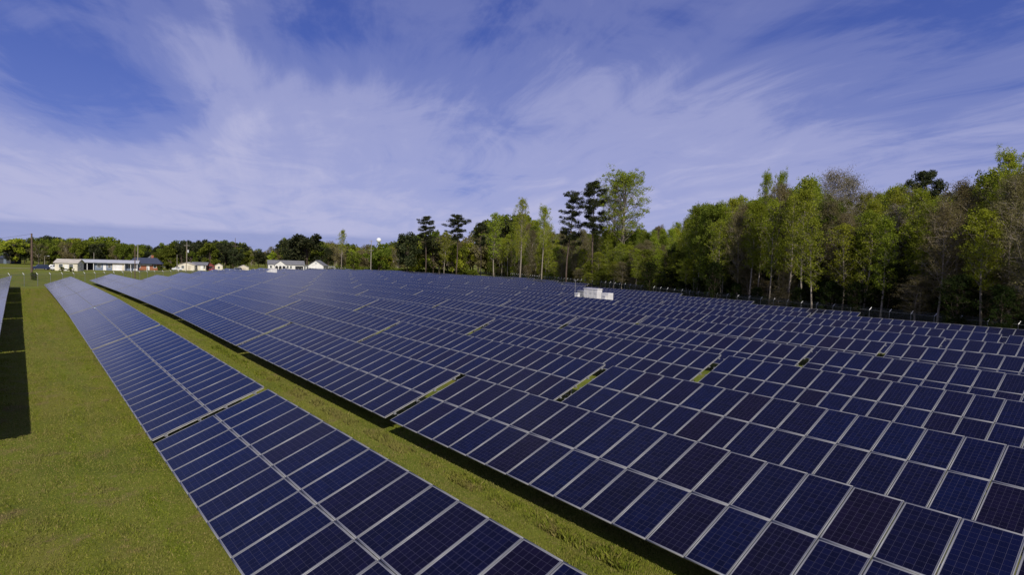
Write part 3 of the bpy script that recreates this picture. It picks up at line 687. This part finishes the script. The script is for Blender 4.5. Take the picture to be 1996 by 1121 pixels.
# utility poles
wood = noisy('weathered_pole', (.10, .065, .045), (.15, .10, .075), 3, .9, 5); wood_l = noisy('pale_pole', (.27, .24, .19), (.36, .32, .26), 3, .9, 5)
wire_m, _, _ = mat('cable', (.03, .03, .035), .6)
def pole(label, px, d, top, m, arms=(), r=.15, trafo=False, lamp=False):
    p, a = fr(px, d); h = h_at(p[0], -p[1], top)
    e = empty('utility_pole' if not lamp else 'street_lamp', p, a); tag(e, label, 'street lamp' if lamp else 'utility pole', None if lamp else 'utility poles beyond the solar field')
    mb = MB(); mb.tube([(0, 0, -.3), (0, 0, h*.5), (0, 0, h)], [r, r*.85, r*.65], 8); mb.build('pole', m, e)
    for (dz, w_) in arms:
        mb = MB(); mb.box(-w_, w_, -r-.1, -r, h-dz-.06, h-dz+.06); ar = mb.build('crossarm', m, e)
        for x in (-w_*.9, -w_*.45, w_*.45, w_*.9):
            mb = MB(); mb.tube([(x, -r-.05, h-dz+.06), (x, -r-.05, h-dz+.25)], [.05, .03], 6); mb.build('insulator', rim_m, ar)
    if trafo: mb = MB(); mb.tube([(.45, 0, h*.62), (.45, 0, h*.62+1.1)], .3, 10); mb.box(0, .3, -.04, .04, h*.62+.5, h*.62+.6); mb.build('transformer_can', paler, e)
    if lamp:
        mb = MB(); mb.tube([(0, 0, h), (.5, -.2, h+.25), (1.1, -.4, h+.3)], .04, 5); mb.build('lamp_arm', rim_m, e)
        mb = MB(); mb.box(.9, 1.5, -.55, -.3, h+.16, h+.32); mb.build('lamp_head', lamp_m, e)
    return Vector(p)+Vector((0, 0, h))
paler, _, _ = mat('pale_grey_paint', (.55, .56, .56), .5)
A = pole('tall dark brown pole standing alone at the left before the fence', 62, 128, 455, wood, r=.22)
pole('slim brown pole in front of the brick house', 263, 143, 479, wood, r=.12)
pole('short pale pole right behind the slim brown pole', 268.5, 212, 477, wood_l, r=.17)
pole('thin pale pole above the long low house', 183, 226, 492, wood_l, r=.11)
pole('pole with crossarm and pale transformer can left of the cream houses', 364, 236, 471, wood_l, ((1.6, 1.),), .13, True)
pole('thin brown pole in front of the beige front gabled house', 363, 222, 480, wood, r=.1)
pole('thin grey pole beside the round green shrub', 345, 225, 496, wood_l, r=.1)
pole('dark pole with crossarm against the dark evergreens', 458, 262, 464, wood, ((3.6, 1.2),), .14)
pole('pale pole with two crossarms right of the white garage', 722.5, 262, 468, wood_l, ((.5, .9), (4.6, 1.1)), .2)
pole('small lamp above the dark blue parked car', 87, 232, 500, wood_l, lamp=True, r=.09)
pole('small lamp left of the narrow cream shed', 416, 262, 497, wood_l, lamp=True, r=.09)
Bp = Vector((fr(-420, 118)[0][0], fr(-420, 118)[0][1], A.z+2.5)); 
for dz, txt in ((-.1, 'upper'), (-1.9, 'lower')):
    mb = MB(); mb.tube([tuple(A+Vector((0, 0, dz)).lerp(Vector((0, 0, dz)), 0)+(Bp-A)*(i/24)+Vector((0, 0, -3.2*4*(i/24)*(1-i/24)))) for i in range(25)], .02, 4, cap=False)
    tag(mb.build('power_cable', wire_m), txt+' black cable running left from the tall brown pole', 'cable')

# water tower far beyond the woods
d = 1250; p, a = fr(737.5, d); hz = h_at(p[0], -p[1], 463.4); e = empty('water_tower', p, a); tag(e, 'white ball shaped water tower peeping over the distant trees', 'water tower')
tw, _, _ = mat('tower_white', (.8, .8, .78), .5); R0 = 5.2; mb = MB(); zc = hz-R0
prof = [(max(R0*math.cos(t_), .05), zc+R0*math.sin(t_)) for t_ in np.linspace(-1.35, 1.56, 14)]; n = 20
for k, (r, z) in enumerate(prof):
    for j in range(n): mb.v.append((r*math.cos(2*math.pi*j/n), r*math.sin(2*math.pi*j/n), z))
for k in range(len(prof)-1):
    for j in range(n): mb.f.append((k*n+j, k*n+(j+1) % n, (k+1)*n+(j+1) % n, (k+1)*n+j)); mb.m.append(0)
mb.build('tank', tw, e, smooth=True)
mb = MB(); mb.tube([(0, 0, -1), (0, 0, 4), (0, 0, zc-6), (0, 0, zc-R0*.97)], [3.2, 1.2, 1.1, 2.2], 14); mb.build('pedestal', tw, e)

# ------------------------------------------------------------------ trees
def leafmat(name, stops, trans=.5):
    m, t, b = mat(name, (.1, .15, .03), .75, spec=.15)
    gi = t.n('ShaderNodeNewGeometry'); oi = t.n('ShaderNodeObjectInfo')
    c = t.ramp(gi.outputs['Random Per Island'], stops)
    hv = t.n('ShaderNodeHueSaturation'); t.l(c, hv.inputs['Color'])
    t.l(t.math('ADD', .485, t.math('MULTIPLY', oi.outputs['Random'], .03)), hv.inputs['Hue'])
    t.l(t.math('ADD', .78, t.math('MULTIPLY', t.math('FRACT', t.math('MULTIPLY', oi.outputs['Random'], 7.3)), .45)), hv.inputs['Value'])
    t.l(hv.outputs[0], b.inputs['Base Color'])
    tr = t.n('ShaderNodeBsdfTranslucent'); t.l(hv.outputs[0], tr.inputs[0]); ms = t.n('ShaderNodeMixShader'); ms.inputs[0].default_value = trans
    t.l(b.outputs[0], ms.inputs[1]); t.l(tr.outputs[0], ms.inputs[2]); t.l(ms.outputs[0], m.node_tree.nodes['Material Output'].inputs[0])
    return m
L_spring = leafmat('spring_leaves', [(0, (.18, .225, .014)), (.5, (.30, .345, .024)), (1, (.42, .44, .06))])
L_mid = leafmat('mid_green_leaves', [(0, (.09, .125, .012)), (.5, (.155, .195, .020)), (1, (.22, .25, .036))])
L_pine = leafmat('pine_needles', [(0, (.018, .026, .010)), (.6, (.036, .046, .016)), (1, (.075, .08, .03))], .2)
L_brown = leafmat('brown_buds', [(0, (.16, .13, .065)), (.5, (.22, .185, .08)), (1, (.26, .24, .08))])
L_under = leafmat('shaded_leaves', [(0, (.012, .022, .004)), (.5, (.022, .038, .006)), (1, (.045, .06, .010))])  # woodland shade and lens vignetting put into this dark leaf colour
bark_p = noisy('pale_bark', (.20, .165, .13), (.34, .29, .23), 2.5, .9, 6); bark_d = noisy('dark_bark', (.07, .05, .04), (.125, .09, .07), 2.5, .9, 6)

bark_g = noisy('grey_twig_bark', (.20, .18, .15), (.30, .27, .22), 2.5, .9, 5)

def leaf_quads(cent, rad, n, size, rg, flat_=1., aspect=1.):
    """n leaf faces scattered round every clump centre"""
    k = len(cent); c = np.repeat(cent, n, 0); r = np.repeat(rad, n)[:, None]
    dv = rg.normal(0, 1, (k*n, 3)); dv /= np.linalg.norm(dv, axis=1)[:, None]+1e-9
    p = c+dv*r*(rg.random((k*n, 1))**.5)*np.array([1, 1, flat_])
    a = rg.normal(0, 1, (k*n, 3)); a /= np.linalg.norm(a, axis=1)[:, None]; b_ = np.cross(a, rg.normal(0, 1, (k*n, 3))); b_ /= np.linalg.norm(b_, axis=1)[:, None]
    s = size*(.6+.8*rg.random((k*n, 1))); a *= s; b_ *= s*aspect
    return np.stack([p-a-b_*.4, p+a*.2-b_, p+a+b_*.3, p-a*.3+b_], 1).reshape(-1, 3)
def crown_mesh(name, vtx, m): return mesh_np(name, vtx, [4]*(len(vtx)//4), np.arange(len(vtx)), [m])

def decid(seed, H=24, base=.38, width=4.2, nl=26, leaf=.17, per=26, m=L_spring, bark=bark_p, r0=.26, top_heavy=.0, twigs=4, droop=0., shape=None):
    rg = np.random.default_rng(seed); rn = random.Random(seed); mb = MB()
    lean = rg.normal(0, .02, 2); tp = []
    for i in range(8):
        f = i/7; tp.append((lean[0]*H*f+.25*math.sin(f*5+seed), lean[1]*H*f+.25*math.cos(f*4+seed)-.25, H*.96*f-(.4 if i == 0 else 0)))
    mb.tube(tp, [r0*(1-.88*i/7) for i in range(8)], 7)
    cen, rad = [], []
    for k in range(nl):
        f = base+(1-base)*(k+rn.random())/nl; i = min(6, int(f*7)); g = f*7-i
        p = Vector(tp[i]).lerp(Vector(tp[i+1]), min(1, g))
        prof = shape(f) if shape else math.sin(math.pi*min(1, max(0, (f-base)/(1-base))*.82+.16))**.7
        ln = width*prof*(.65+.5*rn.random()); az = k*2.4+rn.uniform(-.5, .5); up = .55+1.1*f+rn.uniform(-.2, .3)-droop
        dr = Vector((math.cos(az), math.sin(az), up)).normalized()
        q = p+dr*ln*.55; e_ = p+dr*ln+Vector((0, 0, ln*.12))
        mb.tube([p, q, e_], [r0*.30*(1-f*.6), r0*.17*(1-f*.6), .012], 4, cap=False)
        cen.append(e_); rad.append(.55+.5*rn.random())
        for j in range(twigs):
            s0 = p.lerp(e_, .3+.65*rn.random()); d2 = Vector((rn.gauss(0, 1), rn.gauss(0, 1), rn.gauss(.5, .6))).normalized()
            e2 = s0+d2*(.6+1.3*rn.random())*(.5+ln/6); mb.tube([s0, e2], [.03, .008], 3, cap=False)
            cen.append(e2); rad.append(.4+.55*rn.random())
    cen = np.array([tuple(c_) for c_ in cen]); rad = np.array(rad)
    return mb.mesh('trunk', bark, True), crown_mesh('crown', leaf_quads(cen, rad, per, leaf, rg), m)
def pine(seed, H=28, base=.58, width=3.4, nl=20, per=60, lean=0., m=L_pine):
    rg = np.random.default_rng(seed); rn = random.Random(seed); mb = MB(); tp = [(lean*H*(i/7)**1.4+.2*math.sin(i), .15*math.cos(i*1.3), H*.97*i/7-(.4 if i == 0 else 0)) for i in range(8)]
    mb.tube(tp, [.28*(1-.75*i/7) for i in range(8)], 7); cen, rad = [], []
    for k in range(nl):
        f = base+(1-base)*((k+rn.random())/nl); i = min(6, int(f*7)); p = Vector(tp[i]).lerp(Vector(tp[i+1]), min(1, f*7-i))
        s = (f-base)/(1-base); ln = width*(.45+.75*math.sin(math.pi*min(1, s*.75+.2)))*(.5+.65*rn.random()); az = k*2.2+rn.uniform(-.7, .7)
        e_ = p+Vector((math.cos(az)*ln, math.sin(az)*ln, ln*(.2+.5*rn.random()))); md_ = p.lerp(e_, .55)+Vector((0, 0, -.15))
        mb.tube([p, md_, e_], [.07, .05, .02], 4, cap=False)
        for c_, r in ((e_, 1.2), (p.lerp(e_, .72)+Vector((0, 0, .25)), .95), (e_+Vector((rn.gauss(0, .7), rn.gauss(0, .7), .35)), .85), (p.lerp(e_, .5)+Vector((rn.gauss(0, .6), rn.gauss(0, .6), .5)), .8)):
            cen.append(tuple(c_)); rad.append(r*(.8+.5*rn.random()))
    for j in range(5): cen.append((tp[-1][0]+rn.gauss(0, .5), rn.gauss(0, .5), H*(.93+.07*rn.random()))); rad.append(.8)
    return mb.mesh('trunk', bark_d, True), crown_mesh('crown', leaf_quads(np.array(cen), np.array(rad), per, .17, rg, .6, .45), m)
def roundt(seed, H=13, width=5.5, m=L_mid, base=.2, leaf=.30, nb=26, bark=bark_d, per=130):
    """broad, dense crown made of many clumps"""
    rg = np.random.default_rng(seed); rn = random.Random(seed); mb = MB(); mb.tube([(0, 0, -.3), (.1, 0, H*.3), (0, .1, H*.6)], [.3, .24, .12], 7)
    cen, rad = [], []
    for k in range(nb):
        z = base+(.93-base)*rn.random(); s = (z-base)/(1-base); w_ = width*math.sqrt(max(.05, 1-(abs(s-.42)/.62)**2.2))*(.35+.6*rn.random()); az = rn.uniform(0, 6.28)
        e_ = Vector((math.cos(az)*w_, math.sin(az)*w_, z*H)); cen.append(tuple(e_)); rad.append(H*(.09+.07*rn.random()))
        mb.tube([(0, 0, max(H*.15, z*H*.55)), tuple(e_*.6+Vector((0, 0, z*H*.3))), tuple(e_)], [.12, .07, .02], 4, cap=False)
    return mb.mesh('trunk', bark, True), crown_mesh('crown', leaf_quads(np.array(cen), np.array(rad), per, leaf, rg, .85), m)

PT = {}
PT['spring'] = [(decid(10+i, 24, b_, w_, nl, .088, 36, r0=.22, twigs=5), 24) for i, (b_, w_, nl) in enumerate(((.34, 2.9, 42), (.40, 3.3, 40), (.30, 2.6, 42), (.44, 3.1, 38), (.36, 3.7, 44)))]
PT['tall'] = [(decid(40, 32, .40, 8.2, 60, .095, 42, r0=.5, twigs=6), 32), (decid(41, 32, .36, 5.6, 50, .095, 44, r0=.38), 32), (decid(42, 32, .45, 6.0, 42, .09, 46, r0=.36, twigs=6), 32)]
PT['shade'] = [(decid(120+i, 14, .1, 4.6, 40, .1, 50, L_under, bark_d, .16), 14) for i in range(3)]  # understory trees whose leaf colour already carries the shade
PT['bare'] = [(decid(130+i, 22, .35, 5.2, 60, .05, 7, L_brown, bark_g, .26, twigs=16), 22) for i in range(2)]
PT['sparse'] = [(decid(50+i, 24, .3, 3.8, 36, .11, 18, twigs=7, r0=.2), 24) for i in range(2)]
PT['brown'] = [(decid(60+i, 20, .25, 4.2, 46, .06, 34, L_brown, bark_p, .2, twigs=9), 20) for i in range(3)]
PT['pine'] = [(pine(70, 28, .50, 2.9, 32, 130), 28), (pine(71, 28, .40, 3.5, 34, 110, -.06), 28), (pine(72, 28, .60, 3.2, 28, 150), 28)]
PT['green'] = [(decid(80+i, 20, .15, 4.6, 44, .12, 50, L_mid, bark_d, .25), 20) for i in range(3)]
PT['round'] = [(roundt(90+i, 13, 5.6), 13) for i in range(3)]
PT['roundspring'] = [(roundt(94+i, 13, 5.2, L_spring, .2, .28, 24, per=90), 13) for i in range(2)]
PT['evergreen'] = [(roundt(97+i, 15, 5.2, L_pine, .28, .28, 26, per=150), 15) for i in range(3)]
PT['roundbrown'] = [(roundt(104+i, 13, 5.0, L_brown, .2, .22, 30, bark_p, 60), 13) for i in range(2)]
PT['shrub'] = [(roundt(110+i, 4, 2.6, L_mid, .05, .13, 30, per=190), 4) for i in range(2)]
trn = random.Random(11)
KN = dict(bare='bare_tree', shade='understory_tree', spring='leafy_tree', tall='poplar_tree', sparse='sparse_tree', brown='budding_tree', pine='pine_tree', green='leafy_tree', round='broad_tree', roundspring='broad_tree', evergreen='evergreen_tree', roundbrown='budding_tree', shrub='shrub')
def tree(kind, px, d, top=None, label=None, h=None, var=None, wide=1., group=None):
    u, v = at(px, d)
    (tm, cm), H = PT[kind][trn.randrange(len(PT[kind])) if var is None else var]
    hh = h if h else h_at(u, v, top); s = hh/H
    e = empty(KN[kind], (u, -v, ground(u, v)), trn.uniform(0, 6.28)); sx = s*wide*trn.uniform(.9, 1.1)
    if var is None and kind in ('spring', 'tall', 'pine', 'brown', 'sparse', 'green'): sx = max(sx, .75)
    e.scale = (sx, sx, s)
    link('trunk', tm, e); link('crown', cm, e)
    tag(e, label, 'shrub' if kind == 'shrub' else 'tree', group); return e
def wood_d(px, off=7.):
    """distance of the woods' edge (off metres beyond the right fence line) along column px"""
    k = (px-998)/FPX; F_, Rr = math.cos(YAW), math.sin(YAW)
    # v = 73.2 + off + .47 u with u = d(F - kR), v = d(R + kF)
    return (73.2+off*1.1)/max(.02, (Rr+k*F_)-.47*(F_-k*Rr))
# trees anyone could pick out: kind, column, distance, top row, variant, width, label
HERO = [
 ('tall', 1220, 176, 344, 0, 1.45, 'tallest bright green poplar with pale trunk beside the two pines'),
 ('tall', 1193, 184, 352, 1, 1.0, 'slimmer bright green tree just left of the tallest poplar'),
 ('pine', 1152, 178, 356, 0, 1., 'tall bare trunked pine just left of the tallest poplar'),
 ('pine', 1103, 186, 377, 1, 1., 'leaning tall pine with low ragged limbs left of the bare trunked pine'),
 ('tall', 1056, 196, 404, 2, .8, 'thin leafed tree with dark forked trunk left of the leaning pine'),
 ('tall', 1012, 208, 387, 1, .85, 'airy pale green tree with rounded top and grey trunk'),
 ('sparse', 962, 224, 414, 0, 1.1, 'wispy pale green tree between dark pines and airy tree'),
 ('pine', 936, 240, 436, 2, 1.1, 'low dark pine right of the two round topped pines'),
 ('pine', 890, 262, 421, 2, 1.1, 'round topped dark pine, right one of the two in the middle'),
 ('pine', 829, 268, 422, 0, 1.1, 'round topped dark pine, left one of the two in the middle'),
 ('sparse', 866, 255, 452, 1, 1.3, 'small light green tree between the two round topped pines'),
 ('evergreen', 793, 270, 452, 0, .9, 'dark evergreen left of the left round topped pine'),
 ('tall', 1487, 112, 337, 2, .55, 'narrow dark tree rising above the woods, left of a twin'),
 ('tall', 1512, 112, 336, 2, .5, 'narrow tree rising above the woods, right of its twin'),
 ('bare', 1608, 104, 337, 0, 1.0, 'leafless greyish tree fanning above the woods'),
 ('bare', 1646, 106, 346, 1, 1.1, 'leafless leaning tree just right of the greyish fan shaped one'),
 ('pine', 1789, 98, 338, 2, .8, 'lone dark pine top above the woods on the right'),
 ('tall', 1948, 70, 296, 2, .75, 'tallest thin twiggy tree near the right edge'),
 ('tall', 1985, 69, 306, 1, .75, 'tall light green tree at the right edge'),
 ('sparse', 1915, 74, 326, 0, 1.1, 'twiggy reddish trunked tree left of the tallest right edge tree'),
 ('bare', 1738, 84, 400, 0, 1.2, 'bare spreading brown tree at the front of the right woods'),
 ('spring', 1356, 128, 400, 4, 1.3, 'broad bright green tree where the right woods begin'),
 ('spring', 1560, 92, 365, 1, 1.0, 'light green tree with pale trunk before the narrow twins'),
 ('tall', 665, 300, 449, 2, .9, 'tall pale green tree between the white garage and the pole'),
 ('evergreen', 598, 305, 455, 1, 1.2, 'large dark evergreen behind the long white house'),
 ('evergreen', 572, 312, 459, 2, 1.1, 'dark evergreen left of the largest one behind the white house'),
 ('sparse', 552, 318, 463, 0, 1., 'thin leaning tree at the left of the dark evergreens'),
 ('round', 738, 292, 474, 0, 1.1, 'bright green round tree behind the double crossarm pole'),
 ('round', 690, 285, 492, 1, .9, 'low rounded green tree right of the white garage'),
 ('roundspring', 128, 260, 456, 0, 1., 'light green topped tree behind the cream shed'),
 ('evergreen', 98, 275, 459, 0, 1.1, 'dark evergreen left of the light green topped tree'),
 ('roundspring', 200, 262, 458, 1, 1.1, 'light green tree above the long low house'),
 ('roundbrown', 145, 252, 470, 0, 1., 'brownish tree right behind the cream shed'),
 ('round', 240, 240, 476, 2, .9, 'green tree left of the slim brown pole'),
 ('round', 326, 262, 474, 0, .8, 'green tree above the tall white gabled house'),
 ('evergreen', 455, 285, 470, 2, 1.2, 'dark evergreen behind the dark crossarm pole'),
 ('roundspring', 30, 250, 462, 1, 1.3, 'broad light green tree left of the tall brown pole'),
]
for kind, px, d, top, var, wide, lab in HERO: tree(kind, px, d, top, lab, var=var, wide=wide)
for lab, px, d, h_, wd in (('round green shrub beside the tall brown pole foot', 66, 126, 1.7, .75), ('left one of two clipped shrubs before the cream shed', 121.5, 185, 1.35, 1.15),
                        ('right one of two clipped shrubs before the cream shed', 137.5, 184, 1.35, 1.15), ('large round green shrub in front of the white gable', 333, 236, 4.9, 1.15),
                        ('dark low shrub right of the brick house', 312, 224, 1.7, 1.2), ('small round green tree right of the large round shrub', 373, 262, 7.5, .7)):
    tree('shrub', px, d, None, lab, h=h_, wide=wd)

def sky_top(px, tab):
    for (a, ya), (b_, yb) in zip(tab, tab[1:]):
        if a <= px <= b_: return ya+(yb-ya)*(px-a)/(b_-a)
    return tab[-1][1]
RT = [(-400, 470), (0, 462), (60, 464), (90, 462), (130, 458), (165, 466), (200, 460), (225, 468), (255, 474), (280, 476), (300, 479), (320, 474), (350, 466), (400, 465), (440, 468), (470, 472), (490, 482), (515, 486), (535, 480), (560, 464), (600, 456), (625, 468), (650, 468), (690, 476), (720, 477), (745, 476), (775, 472), (800, 456), (830, 448),
      (870, 455), (900, 470), (930, 450), (960, 430), (1000, 415), (1050, 425), (1080, 445), (1130, 452), (1180, 440), (1240, 450), (1290, 440), (1310, 436), (1335, 420), (1360, 404), (1380, 384), (1420, 376), (1450, 384), (1480, 366), (1520, 366), (1550, 352), (1580, 352), (1620, 376), (1660, 388), (1700, 356), (1740, 354), (1770, 364), (1800, 368), (1840, 358), (1880, 362), (1910, 345), (1940, 325), (1996, 315), (2300, 290)]
GN = {'shade': 'dark shaded understory tree in the dense wood', 'spring': 'light green leafy tree in the dense wood', 'green': 'mid green leafy tree in the dense wood', 'brown': 'brownish budding tree in the dense wood', 'pine': 'dark pine in the dense wood', 'sparse': 'thinly leafed tree in the dense wood'}
GL = {'round': 'mid green rounded tree behind the far houses', 'roundspring': 'light green rounded tree behind the far houses', 'evergreen': 'dark evergreen tree behind the far houses', 'roundbrown': 'brownish budding tree behind the far houses'}
# the wood behind the right fence, front ranks first
n_wood = 0
for rank, (off, stepm, lo, hi) in enumerate(((6, 3.8, .72, 1.0), (10, 4.2, .76, 1.02), (15, 4.6, .8, 1.03), (22, 5, .84, 1.03), (31, 6, .93, 1.0), (43, 6, .92, .99), (58, 6, .9, .98), (78, 7, .9, .98))):
    px = 2230.
    while px > (820 if rank else 900):
        d = wood_d(px, off+trn.uniform(-2, 2))
        if d > 330: break
        px -= stepm*trn.uniform(.6, 1.4)*FPX/d*(.62+.38*abs((px-998)/1000))
        
        top = sky_top(px, RT); u, v = at(px, d); hgt = (h_at(u, v, top+trn.uniform(-4, 14)))*trn.uniform(lo, hi)
        if px < 1340 and rank in (0, 1) : hgt *= trn.uniform(.55, .9)
        hgt = max(7, min(hgt, 34)); r = trn.random()
        if px > 1300: kind = 'spring' if r < .60 else 'brown' if r < .68 else 'green' if r < .78 else 'sparse'
        else: kind = 'spring' if r < .42 else 'brown' if r < .64 else 'green' if r < .82 else 'sparse' if r < .94 else 'pine'
        side = 'on the right' if px > 1560 else ('right of the tallest poplar' if px > 1235 else 'in the middle distance')
        tree(kind, px, d, None, GN[kind]+' '+side, h=hgt, group=KN[kind].replace('_', ' ')+'s of the wood '+side); n_wood += 1
# lower trees filling the wood between the tall trunks
for rank, (off, stepm) in enumerate(((5, 4.5), (9, 4.2), (13, 4.2), (20, 4.5), (28, 5))):
    px = 2200.
    while px > 840:
        d = wood_d(px, off+trn.uniform(-1.5, 1.5))
        if d > 330: break
        px -= stepm*trn.uniform(.6, 1.4)*FPX/d*(.62+.38*abs((px-998)/1000)); r = trn.random()
        kind = 'spring' if r < .4 else 'brown' if r < .72 else 'green' if r < .93 else 'sparse'
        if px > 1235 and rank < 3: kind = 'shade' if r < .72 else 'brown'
        side = 'on the right' if px > 1560 else ('right of the tallest poplar' if px > 1235 else 'in the middle distance')
        tree(kind, px, d, None, 'low '+GN[kind].replace('in the dense wood', 'filling the wood')+' '+side, h=trn.uniform(3.5, 8) if rank < 2 else trn.uniform(6, 13), wide=1.25, group='low '+KN[kind].replace('_', ' ')+'s of the wood '+side); n_wood += 1
# far tree line: behind the houses and round to the middle
n_far = 0
for rank, (d0, stepx, dy) in enumerate(((1.0, 13, 9), (1.12, 13, 4), (1.3, 14, 0))):
    px = -60.
    while px < (1010 if rank else 900):
        base_d = 252 if px < 240 else 262 if px < 480 else 335 if px < 660 else 318 if px < 800 else 285
        d = base_d*d0*trn.uniform(.97, 1.05); top = sky_top(px, RT)+dy*trn.uniform(.3, 1.6)+trn.uniform(0, 4)
        dark = 270 < px < 480 or 545 < px < 625
        r = trn.random(); kind = ('evergreen' if r < .7 else 'round') if dark else ('round' if r < .30 else 'roundspring' if r < .46 else 'roundbrown' if r < .82 else 'evergreen')
        if px > 640: kind = 'roundspring' if r < .3 else 'round' if r < .55 else 'roundbrown' if r < .85 else 'evergreen'
        side = 'at the left' if px < 260 else ('in the dark stretch' if px < 500 else 'beyond the field')
        tree(kind, px, d, top, GL[kind].replace('behind the far houses', 'of the far tree line')+' '+side, group='%ss of the far tree line %s' % (KN[kind].replace('_', ' '), side), wide=trn.uniform(.75, 1.0)); n_far += 1
        px += stepx*trn.uniform(.7, 1.3)
print('wood', n_wood, 'far', n_far)

# tangled undergrowth along the foot of the woods, and the leaf litter floor
rg = np.random.default_rng(5)
def belt(label, pts, depth, hmax, n, size, m, seed):
    rg = np.random.default_rng(seed); segs = []
    for (a, b_), (c_, d_) in zip(pts, pts[1:]):
        L = math.hypot(c_-a, d_-b_); segs.append((a, b_, c_, d_, L))
    tot = sum(s[4] for s in segs); out = []
    for a, b_, c_, d_, L in segs:
        k = int(n*L/tot); t_ = rg.random(k); w_ = rg.random(k)*depth; nx, ny = -(d_-b_)/L, (c_-a)/L
        uu = a+(c_-a)*t_+nx*w_; vv = b_+(d_-b_)*t_+ny*w_
        hm = hmax*(.45+.55*(np.sin(uu*.35+np.sin(vv*.3)*1.5)*np.sin(vv*.41+uu*.13+1)+1)/2)*(.5+.5*np.minimum(1, w_/3.))
        zz_ = hm*rg.random(k)**.8
        out.append(np.stack([uu, -vv, zz_], 1))
    c = np.concatenate(out); r = np.full(len(c), .45)
    o = link('undergrowth', crown_mesh('undergrowth', leaf_quads(c, r, 4, size, rg), m)); tag(o, label, 'undergrowth', kind='stuff')
belt('shaded green undergrowth behind the right fence', [(-10, 73), (29, 91.5), (68, 109.5), (110, 129)], 9, 3.6, 34000, .16, L_under, 1)
belt('brushy undergrowth at the foot of the middle woods', [(110, 131), (160, 154), (215, 178)], 12, 3.2, 16000, .22, L_mid, 2)
belt('low brush along the far edge of the field', [(232, 172), (262, 140), (300, 128)], 10, 3.0, 9000, .26, L_mid, 3)

belt('deep mass of brush and young trees far inside the wood', [(-60, 100), (20, 128), (68, 146), (110, 166), (200, 208), (280, 240)], 22, 13, 36000, .42, L_mid, 4)
